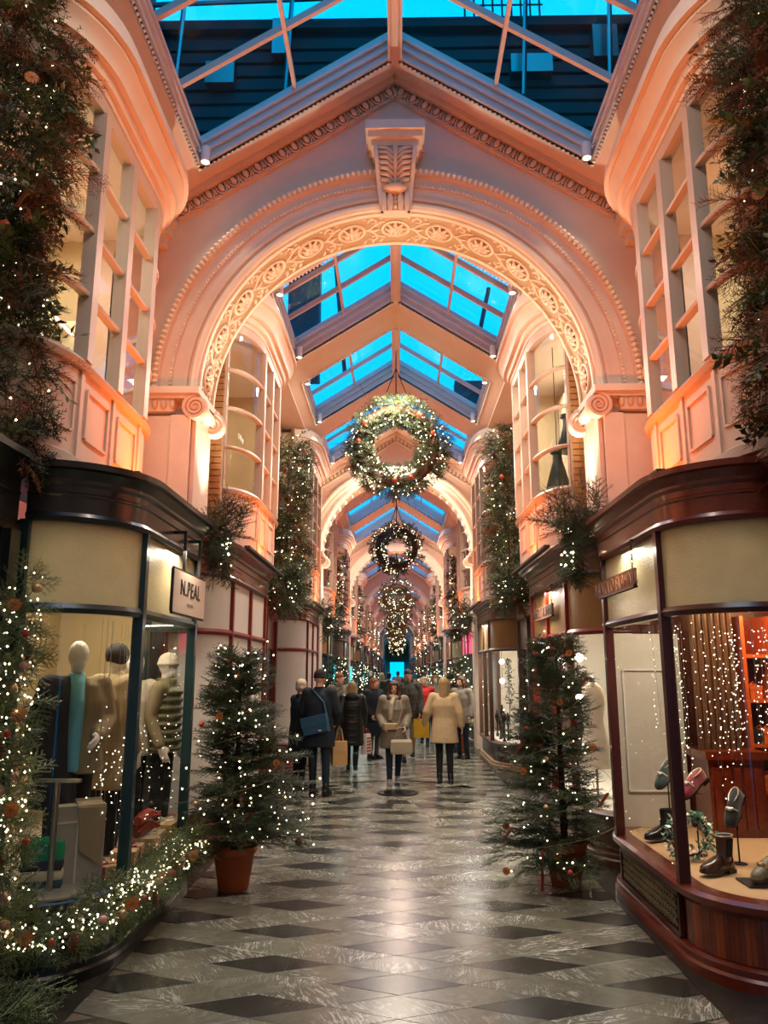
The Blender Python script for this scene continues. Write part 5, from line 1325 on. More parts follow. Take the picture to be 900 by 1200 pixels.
# ------------------------------------------------------------------ second and third right windows
ivory = M('ivory_cloth', '#d9d0bd', .8); 
for k, (y, c, lb) in enumerate(((8.5, ivory, 'ivory dress on a stand in the second right window, nearer one'), (9.5, M('dark_cloth', '#2c2420', .8), 'dark dress on a stand in the second right window'))):
    t = T('dress_form', lb, 'dress form', (2.1, y, DS)); b = MB(); torso(b, [(2.1, y, .75, .17, .17), (2.1, y, 1.05, .13, .12), (2.1, y, 1.22, .09, .08), (2.1, y, 1.42, .13, .10), (2.1, y, 1.55, .11, .07), (2.1, y, 1.62, .04, .04)]); b.obj('dress', c, t, 60)
    b = MB(); b.lathe([(0, 0), (.11, 0), (.11, .008), (.012, .012), (.012, .34), (0, .34)], (2.1, y, DS), 16); b.obj('stand', metal, t, 40); b = MB(); b.lathe([(.04, 0), (.03, .05), (0, .07)], (2.1, y, 1.62), 12); b.obj('neck_cap', metal, t, 40)
for k, (x, y, h) in enumerate(((1.98, 14.75, .55), (2.08, 14.95, .50), (1.98, 15.25, .42), (2.05, 15.5, .62), (2.0, 15.9, .5), (2.05, 16.3, .45))):
    t = T('bust_stand', ['black necklace bust, nearest of the row in the third right window', 'black necklace bust, second of the row in the third right window', 'short black necklace bust in the third right window', 'tallest black necklace bust, middle of the third right window', 'black necklace bust beyond the tallest one', 'black necklace bust, farthest in the third right window'][k], 'display bust', (x, y, DS))
    b = MB(); b.lathe([(.06, 0), (.05, .02), (.03, .04), (.03, h*.5), (.05, h*.6), (.075, h*.78), (.06, h*.88), (.03, h*.93), (.03, h), (0, h)], (x, y, DS), 14, sx=.6); b.obj('bust', M('bust_black', '#16120f', .6), t, 50)
    b = MB(); b.tube([(x+.045*math.cos(a), y+.055*math.sin(a), DS+h*.86-.05*math.cos(a*1)*0-.05*(1-math.cos(a+pi/2))) for a in [2*pi*q/14 for q in range(14)]], .006, 5, closed=True); b.obj('necklace', M('copper', '#b06a35', .3, .9), t)
gown = M('shop_plant', '#2f3f2a', .7)
t = T('leaf_spray', 'upright green leaf garland in the third right window', 'garland', (2.15, 14.9, 1.2)); b = MB()
for i in range(160):
    z = random.uniform(1.1, 1.95); p = Vector((2.12+random.gauss(0, .035), 14.95+random.gauss(0, .06), z)); d = Vector((random.gauss(0, 1), random.gauss(0, 1), random.gauss(0, 1))).normalized(); u = d.orthogonal().normalized(); b.add([p, p+d*.03+u*.014, p+d*.06, p+d*.03-u*.014], [(0, 1, 2, 3)])
b.obj('leaves', gown, t, kind='stuff'); b = MB(); b.tube([(2.12, 14.95, DS), (2.12, 14.95, 1.95)], .006, 5); b.obj('stem', ironb, t)
bulbm = glow('globe_bulb', '#fff6e4', 12)
for k, (y, z) in enumerate(((8.4, 1.88), (8.5, 1.45), (9.3, 1.85), (14.6, 1.9), (14.6, 1.55))):
    t = T('globe_lamp', 'small white globe lamp, %s' % ['top near end of the second right window', 'lower near end of the second right window', 'far end of the second right window', 'upper one in the third right window', 'lower one in the third right window'][k], 'lamp', (1.95, y, z)); b = MB(); b.ball((1.95, y, z), .045, 12, 8); b.obj('globe', bulbm, t, True); b = MB(); b.tube([(1.95, y, z+.045), (1.95, y, 2.12)], .004, 5); b.obj('cord', ironb, t)
# ================================================================== evergreens
def leafmat(name, c1, c2, rough=.55):
    m = bpy.data.materials.new(name); nt, N, L = nodes_of(m); b = N['Principled BSDF']; b.inputs['Roughness'].default_value = rough
    geo = N.new('ShaderNodeNewGeometry'); nz = N.new('ShaderNodeTexNoise'); nz.inputs['Scale'].default_value = 5.0; nz.inputs['Detail'].default_value = 3
    L.new(geo.outputs['Position'], nz.inputs['Vector'])
    rp = N.new('ShaderNodeMapRange'); rp.inputs[1].default_value = .3; rp.inputs[2].default_value = .7; L.new(nz.outputs[0], rp.inputs[0])
    mx = N.new('ShaderNodeMix'); mx.data_type = 'RGBA'; mx.inputs[6].default_value = (*lin(c1), 1); mx.inputs[7].default_value = (*lin(c2), 1)
    L.new(rp.outputs[0], mx.inputs[0]); L.new(mx.outputs[2], b.inputs['Base Color']); return m
firm = leafmat('fir_needles', '#26301d', '#55603a'); firl = leafmat('fir_light', '#3a4a2a', '#7a8450')
brownm = leafmat('dried_fern', '#4a2c18', '#96532a', .8); leafm = leafmat('broad_leaf', '#33401f', '#6f7a3c', .35); twigm = M('twig', '#4c2a1a', .8)
def sprig(rng, L_=.24, ns=7, nl=.030, nw=.0035, per=16, droop=.25, spread=.8):
    'flat fir spray along +x: main twig, side twigs, needles as slim triangles'
    V = []; F = []
    def twig(p0, d, ln, n_need):
        d = d/np.linalg.norm(d); up = np.array([0, 0, 1.]); r = np.cross(d, up); r = r/(np.linalg.norm(r)+1e-9); u = np.cross(r, d)
        k = len(V); e = p0+d*ln
        for q in range(3):
            a = 2*pi*q/3; V.append(p0+(r*math.cos(a)+u*math.sin(a))*.004)
        V.append(e)
        for q in range(3): F.append((k+q, k+(q+1) % 3, k+3))
        for i in range(n_need):
            t = (i+.5)/n_need; p = p0+d*ln*t; sd = -1 if i % 2 else 1
            a = rng.normal(0, .6); lat = r*sd*math.cos(a)+u*math.sin(a)+u*.25
            nd = d*.75+lat*.8; nd = nd/np.linalg.norm(nd); l_ = nl*(1-.35*t)*rng.uniform(.75, 1.15)
            w = np.cross(nd, u); w = w/(np.linalg.norm(w)+1e-9)*nw
            k = len(V); V.extend([p-w, p+w, p+nd*l_]); F.append((k, k+1, k+2))
    main = np.array([1., 0, 0]); twig(np.zeros(3), np.array([1, 0, -droop*.3]), L_, per+8)
    for i in range(ns):
        t = .12+.8*i/ns; sd = -1 if i % 2 else 1; ln = L_*(.62*(1-t)+.14)*rng.uniform(.8, 1.2)
        twig(np.array([L_*t, 0, -droop*.3*L_*t]), np.array([.75, sd*spread, rng.normal(0, .18)-droop*.4]), ln, max(6, int(per*ln/L_*1.5)))
    return np.array(V), np.array(F)
def leafsprig(rng, L_=.28, n=11, ll=.075, lw=.018):
    V = []; F = []
    for i in range(n):
        t = (i+.6)/n; sd = -1 if i % 2 else 1; p = np.array([L_*t, 0, -.1*L_*t*t]); a = rng.normal(0, .5)
        d = np.array([.7, sd*math.cos(a)*.8, math.sin(a)*.7+.1]); d /= np.linalg.norm(d); w = np.cross(d, [0, 0, 1.]); w /= np.linalg.norm(w)+1e-9; u = np.cross(w, d); l_ = ll*rng.uniform(.7, 1.1)
        k = len(V); V.extend([p, p+d*l_*.45+w*lw+u*.004, p+d*l_, p+d*l_*.45-w*lw+u*.004, p+d*l_*.5-u*.006]); F.extend([(k, k+1, k+4), (k+1, k+2, k+4), (k+2, k+3, k+4), (k+3, k, k+4)])
    k = len(V); V.extend([np.array([0, .003, 0]), np.array([0, -.003, 0]), np.array([L_, 0, -.1*L_])]); F.append((k, k+1, k+2))
    return np.array(V), np.array(F)
FINE = [sprig(RNG) for _ in range(5)]
MIDS = [sprig(RNG, L_=.26, ns=5, nl=.040, nw=.0065, per=9) for _ in range(4)]
COARSE = [sprig(RNG, L_=.30, ns=3, nl=.075, nw=.014, per=5) for _ in range(3)]
PLUME = [sprig(RNG, L_=.34, ns=10, nl=.050, nw=.0022, per=18, droop=.9, spread=.35) for _ in range(3)]
LEAFY = [leafsprig(RNG) for _ in range(4)]
def scatter(name, kinds, pos, dirs, scl, mat, parent, rng=RNG, roll=None):
    pos = np.asarray(pos, float); dirs = np.asarray(dirs, float); scl = np.asarray(scl, float)
    if len(pos) == 0: return None
    dirs = dirs/np.linalg.norm(dirs, axis=1, keepdims=True); n = len(pos)
    ref = np.where(np.abs(dirs[:, 2:3]) < .95, np.array([[0, 0, 1.]]), np.array([[1., 0, 0]]))
    y = np.cross(ref, dirs); y /= np.linalg.norm(y, axis=1, keepdims=True); z = np.cross(dirs, y)
    a = rng.normal(0, .7, n) if roll is None else rng.uniform(-roll, roll, n)
    y2 = y*np.cos(a)[:, None]+z*np.sin(a)[:, None]; z2 = -y*np.sin(a)[:, None]+z*np.cos(a)[:, None]
    R = np.stack([dirs, y2, z2], axis=2)*scl[:, None, None]; pick = rng.integers(0, len(kinds), n)
    VV = []; FF = []; off = 0
    for k, (v, f) in enumerate(kinds):
        idx = np.where(pick == k)[0]
        if len(idx) == 0: continue
        vv = np.einsum('nij,vj->nvi', R[idx], v)+pos[idx][:, None, :]
        ff = f[None]+(np.arange(len(idx))*len(v))[:, None, None]+off
        VV.append(vv.reshape(-1, 3)); FF.append(ff.reshape(-1, 3)); off += len(idx)*len(v)
    return raw_obj(name, np.concatenate(VV), np.concatenate(FF), mat, parent, kind='stuff')
fairy = glow('fairy_light', '#ffe9b8', 7)
OCT_V = np.array([(1,0,0),(0,1,0),(-1,0,0),(0,-1,0),(0,0,1),(0,0,-1)], float); OCT_F = np.array([(0,1,4),(1,2,4),(2,3,4),(3,0,4),(1,0,5),(2,1,5),(3,2,5),(0,3,5)])
def bulbs(pos, r, parent, rng=RNG, name='fairy_lights', mat=None):
    pos = np.asarray(pos, float); n = len(pos); rr = r*rng.uniform(.6, 1.25, n)
    v = (OCT_V[None]*rr[:, None, None]+pos[:, None]).reshape(-1, 3); f = (OCT_F[None]+(np.arange(n)*6)[:, None, None]).reshape(-1, 3)
    return raw_obj(name, v, f, mat or fairy, parent, kind='stuff')
conem = M('pine_cone', '#6a4526', .8, var=.3, vscale=60); orangem = M('dried_orange', '#c9741f', .5, var=.2, vscale=40); rind = M('orange_rind', '#8f430f', .6)
berry = M('red_bauble', '#b8341a', .35); goldb = M('gold_bauble', '#cfa878', .22, .55); pinkb = M('pink_bauble', '#d8a594', .25, .3); capm = M('bauble_cap', '#b99a55', .3, 1.0); cinn = M('cinnamon', '#7b3c1b', .7)
def bauble(p, r, parent, mat):
    b = MB(); b.ball(p, r, 14, 10); o = b.obj('bauble', mat, parent, True); b = MB(); b.lathe([(r*.28, r*.92), (r*.28, r*1.15), (0, r*1.18)], p, 8); b.obj('cap', capm, o)
def slice_(p, r, parent, face):
    p = Vector(p); Q = Vector(face).normalized().to_track_quat('Z', 'Y').to_matrix().to_4x4(); X = Matrix.Translation(p) @ Q
    b = MB(); b.xf = X; b.lathe([(0, -.003), (r, -.003), (r, .003), (0, .003)], (0, 0, 0), 16); o = b.obj('orange_slice', orangem, parent, 40)
    b = MB(); b.xf = X; b.tube([(r*math.cos(t), r*math.sin(t), 0) for t in [2*pi*q/16 for q in range(16)]], r*.11, 5, closed=True); 
    for q in range(8): b.beam((0, 0, .0035), (r*.9*math.cos(q*pi/4), r*.9*math.sin(q*pi/4), .0035), .003, .002)
    b.obj('rind', rind, o)
def cone_(p, parent, s=1.0):
    b = MB(); p = Vector(p)
    for k in range(6): b.lathe([(.004*s, -.006*s), (.030*s*math.sin((k+1)/7*pi)**.7, 0), (.004*s, .012*s)], (p.x, p.y, p.z-.04*s+k*.014*s), 8)
    b.obj('pine_cone', conem, parent)
def stick(p, parent, d=(0, 0, 1), s=.09):
    b = MB(); d = Vector(d).normalized()*s
    for k in range(3): o = Vector((.008*k-.008, .004*(k % 2), 0)); b.tube([Vector(p)+o-d/2, Vector(p)+o+d/2], .006, 6)
    b.obj('cinnamon_sticks', cinn, parent)
def garland(cx, cy_, z0, z1, w, d, label, n, kinds, plumes=.15, lights=160, lr=.009, sgn=1, decor=(), leafy=.12, kscale=1.0, group=None, taper=.25):
    rng = np.random.default_rng(int(abs(cx*1000)+cy_*77+z0*5)); t = T('hanging_garland', label, 'garland', (cx, cy_, z0), group=group); notch = cx < -2.2
    def pts(m):
        z = rng.uniform(z0, z1, m); f = 1-taper*np.clip((z0+.8-z)/.8, 0, 1)+.18*np.sin(z*3.1+cx)-(.5*np.exp(-((z-4.55)/.38)**2) if notch else 0)
        a = rng.uniform(0, 2*pi, m); r = np.sqrt(rng.uniform(.25, 1, m))
        p = np.stack([cx+w*f*r*np.cos(a), cy_+d*f*r*np.sin(a), z], 1); dr = np.stack([np.cos(a), np.sin(a), rng.normal(-.25, .45, m)], 1)+rng.normal(0, .25, (m, 3)); return p, dr
    p, dr = pts(int(n*(1-plumes-leafy))); p -= dr*.06; scatter('foliage', kinds, p, dr, rng.uniform(.8, 1.35, len(p))*kscale, firm, t, rng)
    if plumes: p, dr = pts(int(n*plumes*.5)); dr[:, 2] -= .6; scatter('dried_fern', PLUME, p, dr, rng.uniform(.8, 1.2, len(p)), brownm, t, rng)
    if leafy: p, dr = pts(int(n*leafy)); scatter('broad_leaves', LEAFY, p, dr, rng.uniform(.8, 1.2, len(p)), leafm, t, rng)
    p, dr = pts(lights); p += dr/np.linalg.norm(dr, axis=1, keepdims=True)*.08; bulbs(p, lr, t, rng)
    b = MB(); b.tube([(cx, cy_, z0+.1), (cx, cy_, z1)], .012, 6); b.obj('core', twigm, t)
    for k, m in enumerate(decor):
        q, dq = pts(1); q = q[0]+np.array([-.12*np.sign(cx), -.16, 0])
        if m == 'b': bauble(tuple(q), .035, t, berry)
        elif m == 'c': cone_(q, t, 1.4)
        elif m == 'o': slice_(q, .04, t, (-np.sign(cx)*.5, -1, 0))
        elif m == 's': stick(q, t, (.5, 0, 1), .14)
    return t
# near pair hanging on the front walls
garland(-2.42, 4.36, 3.02, 7.0, .20, .24, 'tall evergreen garland with brown fern plumes hanging at the near left', 1500, FINE, .22, 110, .0075, decor='ccsobccso')
garland(2.46, 4.34, 3.02, 7.0, .22, .26, 'tall evergreen garland with rusty plumes hanging at the near right', 1700, FINE, .30, 110, .0075, decor='ccobbscob')
# beyond the first arch: on the recess walls
garland(-1.80, 12.4, 2.75, 5.5, .24, .50, 'bushy evergreen garland on the left wall between the two boarded shops', 900, MIDS, .18, 120, .010, decor='bbcob', group=None)
garland(1.82, 12.3, 2.75, 5.6, .24, .50, 'bushy evergreen garland on the right wall between the two white-lit shops', 900, MIDS, .20, 120, .010, decor='bbcobb')
for i, a in enumerate(ARCHES[:5]):
    m0 = a+.35
    for s in (-1, 1):
        garland(s*1.86, m0+4.8, 2.7, 5.2, .22, .5, ('%s evergreen garland beyond the second arch' % ('left' if s < 0 else 'right')) if i == 0 else '%s evergreen garland on the wall beyond the %s arch' % ('left' if s < 0 else 'right', ORD[i+1]), 160 if i < 2 else 90, COARSE, .1, 60, .012+.004*i, group='distant wall garlands' if i else None, leafy=0)
# sprays on the ends of the cornices
def spray(cx, cy_, cz, label, n, r, kinds=FINE, lights=12, droop=True):
    rng = np.random.default_rng(int(abs(cx)*999+cy_*31)); t = T('evergreen_spray', label, 'evergreen spray', (cx, cy_, cz))
    a = rng.uniform(0, 2*pi, n); p = np.stack([cx+rng.normal(0, r*.45, n), cy_+rng.normal(0, r*.6, n), cz+rng.normal(.02, r*.5, n)], 1)
    dr = np.stack([-np.sign(cx)*np.abs(rng.normal(.35, .5, n)), rng.normal(-.2, .7, n), rng.normal(.15, .6, n)], 1)
    scatter('foliage', kinds, p, dr, rng.uniform(.8, 1.25, n), firm, t, rng)
    m = int(n*.4); p = np.stack([cx-np.sign(cx)*rng.uniform(0, r*.5, m), cy_+rng.normal(0, r*.4, m), cz-rng.uniform(0, r*1.5, m)], 1); dr = np.stack([rng.normal(0, .4, m), rng.normal(-.2, .4, m), rng.normal(-1, .3, m)], 1)
    scatter('trailing_foliage', kinds, p, dr, rng.uniform(.8, 1.2, m), firm, t, rng)
    b = MB()
    for q in range(5): b.tube([(cx, cy_, cz), (cx-np.sign(cx)*rng.uniform(.1, .3), cy_-rng.uniform(0, .3), cz+rng.uniform(.1, .35))], [.006, .002], 4)
    b.obj('twigs', twigm, t); bulbs(p[:lights]+np.array([-.05*np.sign(cx), -.05, 0]), .010, t, rng)
spray(-1.70, 7.12, 3.05, 'dark fir spray on the far end of the black left cornice', 70, .24); spray(1.72, 7.15, 3.06, 'dark fir spray on the far end of the mahogany right cornice', 110, .28, lights=20)
for i, (cx, cy_) in enumerate(((-1.62, 11.0), (1.62, 11.0), (-1.62, 17.5), (1.62, 17.5))):
    spray(cx, cy_, 3.0, ['fir spray on the left cornice end of the boarded shop past the arch', 'fir spray on the right cornice end of the walnut shop past the arch', 'fir spray on the left cornice end before the second arch', 'fir spray on the right cornice end before the second arch'][i], 50, .26, MIDS)
# hanging wreaths
def wreath(cy_, cz, R, r, label, n, kinds, lights, lr, group=None, decor=0, ks=1.0):
    rng = np.random.default_rng(int(cy_*13)); t = T('hanging_wreath', label, 'wreath', (0, cy_, cz), group=group)
    def pts(m, f=1.0):
        a = rng.uniform(0, 2*pi, m); b_ = rng.uniform(0, 2*pi, m); q = np.sqrt(rng.uniform(.3, 1, m))*r*f
        rr = R+q*np.cos(b_); p = np.stack([rr*np.cos(a), cy_+q*np.sin(b_)*.8, cz+rr*np.sin(a)], 1)
        dr = np.stack([np.cos(b_)*np.cos(a)-.5*np.sin(a), np.sin(b_)*.9-.2, np.cos(b_)*np.sin(a)+.5*np.cos(a)-.25], 1)+rng.normal(0, .25, (m, 3)); return p, dr
    p, dr = pts(n); scatter('foliage', kinds, p-dr*.05, dr, rng.uniform(.75, 1.15, n)*ks, firm, t, rng)
    p, dr = pts(lights, 1.25); p[:, 1] -= .06; bulbs(p, lr, t, rng)
    b = MB(); b.tube([(R*math.cos(a), cy_, cz+R*math.sin(a)) for a in [2*pi*q/32 for q in range(32)]], r*.45, 7, closed=True); b.obj('frame', twigm, t)
    b = MB(); b.tube([(0, cy_, cz+R+r*.4), (0, cy_, 7.45)], .006+.0004*cy_, 5)
    for s in (-1, 1): b.tube([(s*R*.5, cy_, cz+R*.86), (0, cy_, cz+R+.8)], .004+.0003*cy_, 4)
    b.obj('hanging_wire', ironb, t)
    for k in range(decor):
        a = rng.uniform(0, 2*pi); p = (R*math.cos(a), cy_-r*.9, cz+R*math.sin(a))
        if k % 3 < 2: bauble(p, .045, t, berry)
        else: stick(p, t, (.2, 0, 1), .2)
    if decor:
        b = MB()
        for k in range(14):
            a = rng.uniform(0, 2*pi); p0 = Vector(((R+r*.5)*math.cos(a), cy_, cz+(R+r*.5)*math.sin(a))); d = Vector((math.cos(a), rng.normal(0, .4), math.sin(a)+.2)); b.tube([p0, p0+d*.2+Vector((0, 0, .03)), p0+d*rng.uniform(.3, .5)], [.006, .004, .002], 4)
        b.obj('twigs', twigm, t)
    return t
wreath(13.0, 5.60, .66, .23, 'largest nearest hanging wreath with red baubles and white lights', 1300, MIDS, 330, .0105, decor=12, ks=.8)
wreath(25.3, 5.72, .62, .22, 'second hanging wreath down the middle of the arcade', 430, COARSE, 200, .012, ks=.85)
wreath(37.0, 5.15, .56, .30, 'third hanging wreath, topmost of the overlapping far ones', 300, COARSE, 160, .015, ks=1.0)
for k, (y, z, R) in enumerate(((49, 4.9, .55), (61, 4.6, .55), (73, 4.3, .5), (85, 4.1, .5))):
    wreath(y, z, R, .30, '%s hanging wreath counted from the camera, overlapping others far away' % ORD[3+k], 190, COARSE, 80, .018+.004*k, 'far wreaths', ks=1.1)
# potted firs
terra = M('terracotta', '#a64f22', .6, var=.1); soil = M('soil', '#2a1d14', .95)
def fir(cx, cy_, H, R, label, pot, kinds, nb, lights, lr, base=.42, potr=.17, sgn=1, decor=0, group=None, lean=0, dens=9, squash=(1, 1)):
    rng = np.random.default_rng(int(abs(cx)*777+cy_*11)); t = T('potted_fir', label, 'christmas tree', (cx, cy_, 0), group=group)
    b = MB(); b.tube([(cx, cy_, .1), (cx+lean*.5, cy_, H*.6), (cx+lean, cy_, H)], [.035, .022, .005], 7); b.obj('trunk', twigm, t)
    if pot:
        b = MB(); b.lathe([(potr*.68, 0), (potr*.72, .01), (potr*.98, .28), (potr*1.08, .285), (potr*1.10, .335), (potr, .34), (potr*.95, .29), (0, .29)], (cx, cy_, 0), 24); b.obj('pot', terra, t, 40)
    P = []; D = []; Sc = []; tips = []
    for i in range(nb):
        f = (i+rng.uniform(0, 1))/nb; h = base+(H-base)*f; a = rng.uniform(0, 2*pi); ln = R*(1-f)**.75*rng.uniform(.75, 1.1)+.07
        d = np.array([math.cos(a)*squash[0], math.sin(a)*squash[1], .10+.55*f]); o = np.array([cx+lean*f, cy_, h])
        m = max(2, int(dens*ln/R)+2)
        for q in range(m):
            u = (q+.5)/m; p = o+d*ln*u-np.array([0, 0, .18*ln*u*u]); P.append(p+rng.normal(0, .012, 3)); s_ = (-1) ** q
            side = np.array([-d[1], d[0], 0])*s_*(.55*(1-u)+.15); dd = d+side+np.array([0, 0, rng.normal(-.12, .15)]); D.append(dd); Sc.append(rng.uniform(.65, 1.05)*(1.1-.4*u))
        tips.append(o+d*ln)
    P = np.array(P); D = np.array(D); Sc = np.array(Sc); ok = np.abs(P[:, 0]+D[:, 0]/np.linalg.norm(D, axis=1)*.22*Sc) < 1.68; P, D, Sc = P[ok], D[ok], Sc[ok]
    scatter('foliage', kinds, P, D, Sc, firm, t, rng, roll=.5)
    pk = rng.integers(0, len(P), lights); lp = P[pk]+np.array(D)[pk]*.12+rng.normal(0, .03, (lights, 3)); lp[:, 0] = np.clip(lp[:, 0], -1.66, 1.68); bulbs(lp, lr, t, rng)
    for s_ in range(2):
        b = MB(); b.tube([(cx+(R*(1-f)+.03)*math.cos(f*16+s_*2)*squash[0], cy_+(R*(1-f)+.03)*math.sin(f*16+s_*2)*squash[1], base+(H-base)*f) for f in np.linspace(0, .95, 60)], .0022, 3); b.obj('light_wire', M('pale_wire', '#9a9068', .5), t)
    tips = [p for p in tips if p[1] < cy_+.1 and abs(p[0]) < 1.62]
    for k in range(decor):
        p = tips[(k*7) % len(tips)]+np.array([0, -.03, -.05])
        if k % 3 == 0: slice_(p, .027, t, (-np.sign(cx)*.4, -1, .1))
        elif k % 3 == 1: stick(p, t, (.6, 0, .8), .13)
        else: bauble(tuple(p), .022, t, berry if k % 2 else goldb)
    return t
fir(-1.34, 6.72, 1.86, .60, 'fir tree with fairy lights in a terracotta pot by the black left shop', True, FINE, 150, 170, .0075, base=.36, decor=14, dens=14)
fir(1.40, 6.90, 1.98, .62, 'fir tree by the far end of the mahogany right shop, low branches over its pot', True, FINE, 170, 80, .007, base=.14, decor=16, dens=14)
fir(1.36, 17.5, 1.95, .42, 'lit fir in a terracotta pot on the right by the second arch', True, MIDS, 100, 120, .011, base=.42, dens=9)
fir(-1.38, 17.5, 1.95, .42, 'lit fir in a pot on the left by the second arch, behind the people', True, MIDS, 100, 120, .011, base=.42, dens=9)
for i, a in enumerate(ARCHES[1:4]):
    for s in (-1, 1): fir(s*1.42, a-.5, 1.9, .32, '%s lit fir standing by the %s arch' % ('left' if s < 0 else 'right', ORD[i+2]), True, COARSE, 55, 60, .016, group='distant firs', dens=4)
b = MB(); b.tube([(1.17, 6.72, 0), (1.18, 6.72, .30)], .012, 8); b.obj('barrier_post', M('red_post', '#a02a1a', .5), None, None, 'short red post standing under the right fir tree', 'post')
# decorated garland round the sill of the black shop, and up its jamb
def swag(path, zc, r, label, n, lights, nb, zs_=None):
    rng = np.random.default_rng(n); t = T('sill_garland', label, 'garland', (path[0][0], path[0][1], zc if zs_ is None else zs_[0]))
    seg = [0]
    for a, e in zip(path, path[1:]): seg.append(seg[-1]+math.dist(a, e))
    def at(u):
        d = u*seg[-1]; return np.array([np.interp(d, seg, [p[k] for p in path]) for k in range(3)])
    def pts(m):
        P = np.array([at(u) for u in rng.uniform(0, 1, m)]); o = rng.normal(0, 1, (m, 3)); o /= np.linalg.norm(o, axis=1, keepdims=True); return P+o*r*np.sqrt(rng.uniform(.2, 1, (m, 1))), o+rng.normal(0, .3, (m, 3))
    p, d = pts(n); scatter('foliage', FINE, p, d, rng.uniform(.45, .75, n), firl, t, rng)
    p, d = pts(lights); bulbs(p+d*.03, .0065, t, rng)
    for k in range(nb):
        q = at((k+.5)/nb)+rng.normal(0, .3*r, 3)+np.array([.10, -.09, 0])
        m = k % 5
        if m == 0: bauble(tuple(q), .030, t, goldb)
        elif m == 1: slice_(q, .036, t, (.5, -1, .2))
        elif m == 2: bauble(tuple(q), .022, t, berry)
        elif m == 3: cone_(q, t, 1.1)
        else: bauble(tuple(q), .026, t, pinkb)
    return t
pc, qc = bay_path(4.62, 7.08, -2.28, -XL, .55, 10)
pp = [(x+n_[0]*.08, y+n_[1]*.08, .35-.04*math.sin(i*.5)) for i, ((x, y), n_) in enumerate(zip(pc, path_normals(pc)))]+[(-XL+.08, 5.7, .36), (-XL+.08, 6.3, .38), (-XL+.10, 6.7, .41)]
swag(pp, .4, .085, 'fir garland thick with lights and baubles along the black shop sill', 520, 380, 20)
swag([(-2.20, 4.42, 2.25), (-2.17, 4.40, 1.5), (-2.16, 4.40, .9), (-2.12, 4.42, .45)], 0, .13, 'fir garland with orange slices and baubles climbing the near left doorpost', 480, 200, 16, zs_=[.3])
t = T('fir_branch', 'loose fir branch on the floor at the bottom left corner', 'branch', (-1.95, 4.25, 0)); rng = np.random.default_rng(3)
p = np.stack([rng.uniform(-2.3, -1.85, 60), rng.uniform(4.0, 4.35, 60), rng.uniform(.03, .16, 60)], 1); d = np.stack([np.abs(rng.normal(.8, .3, 60)), rng.normal(-.1, .4, 60), rng.normal(.1, .2, 60)], 1); scatter('foliage', FINE, p, d, rng.uniform(.8, 1.2, 60), firl, t, rng)
b = MB(); b.tube([(-2.35, 4.2, .02), (-1.9, 4.2, .05)], .012, 5); b.obj('twigs', twigm, t)
# ================================================================== people in the arcade
skin = M('skin', '#d9a587', .5, var=.04); skin2 = M('skin_deep', '#a8704f', .5, var=.04)
eyew = M('eye_white', '#efeae4', .3, var=0); eyed = M('iris', '#2a1b12', .3, var=0); lipm = M('lips', '#a3524a', .5, var=0)
def PX(px, d): return (px-465)/900*(d*.98-.2)
def person(x, y, rot, H, label, P, top, legs=None, shoes=None, hair=None, hairm=None, tops=(), sk=None, far=False, fdirL=None, fdirR=None, boots=0, curl=.5):
    'top = list of (name, MB, material); legs/shoes are materials'
    sk = sk or skin; t = T('person', label, 'person', (x, y, 0)); X = Matrix.Translation((x, y, 0)) @ Matrix.Rotation(rot, 4, 'Z') @ Matrix.Scale(H/1.745, 4)
    remesh('body', placed(body_shape(P, curl=curl, fdirL=fdirL, fdirR=fdirR), X), .016 if far else .0085, sk, t, 2)
    for nm, mb, m_ in top: remesh(nm, placed(mb, X), .022 if far else .014, m_, t, 3)
    if legs:
        b = MB(); torso(b, [(0, 0, .84, .165, .125), (0, 0, 1.0, .16, .12)])
        for sd in 'LR': capsule(b, P['hip'+sd], P['knee'+sd], .092, .066); capsule(b, P['knee'+sd], Vector(P['ank'+sd])+Vector((0, 0, -.01)), .066, .050)
        remesh('trousers', placed(b, X), .022 if far else .014, legs, t, 2)
    for sd, sx in (('L', -1), ('R', 1)):
        a = Vector(P['ank'+sd]); b = MB(); z0 = a.z-.09
        b.loft([[Vector((a.x+dx*w, a.y+yy, z0+zz)) for dx, zz in ((-1, 0), (1, 0), (1, h*.6), (.55, h), (-.55, h), (-1, h*.6))] for yy, w, h in ((.075, .030, .07), (.05, .040, .10), (-.02, .042, .10), (-.08, .046, .075), (-.15, .046, .055), (-.19, .025, .035))])
        capsule(b, a+Vector((0, .02, -.01)), a+Vector((0, .015, .04+boots)), .05, .052 if boots else .045)
        b = placed(b, X); b.obj('boot' if boots else 'shoe', shoes or M('black_shoe', '#16130f', .4), t, 50)
    h = Vector(P['head'])
    if hair:
        b = MB(); R = Matrix.Rotation(P['turn'], 4, 'Z'); b.xf = Matrix.Translation(h) @ R; hair(b); b.xf = None
        remesh('hair', placed(b, X), .016 if far else .011, hairm, t, 2)
    if not far:
        R = Matrix.Rotation(P['turn'], 4, 'Z')
        for sx in (-1, 1):
            b = MB(); b.xf = X @ Matrix.Translation(h) @ R; b.ball((sx*.032, -.080, .012), (.013, .010, .008), 10, 7); e = b.obj('eye', eyew, t, True)
            b = MB(); b.xf = X @ Matrix.Translation(h) @ R; b.ball((sx*.032, -.0885, .012), (.006, .003, .006), 8, 5); b.obj('iris', eyed, e)
        b = MB(); b.xf = X @ Matrix.Translation(h) @ R; b.ball((0, -.0925, -.066), (.022, .006, .008), 10, 6); b.obj('mouth', lipm, t, True)
    return t, X
def h_short(b): b.ball((0, .018, .056), (.088, .104, .088), 14, 10); b.ball((0, .06, -.01), (.080, .06, .07), 12, 8)
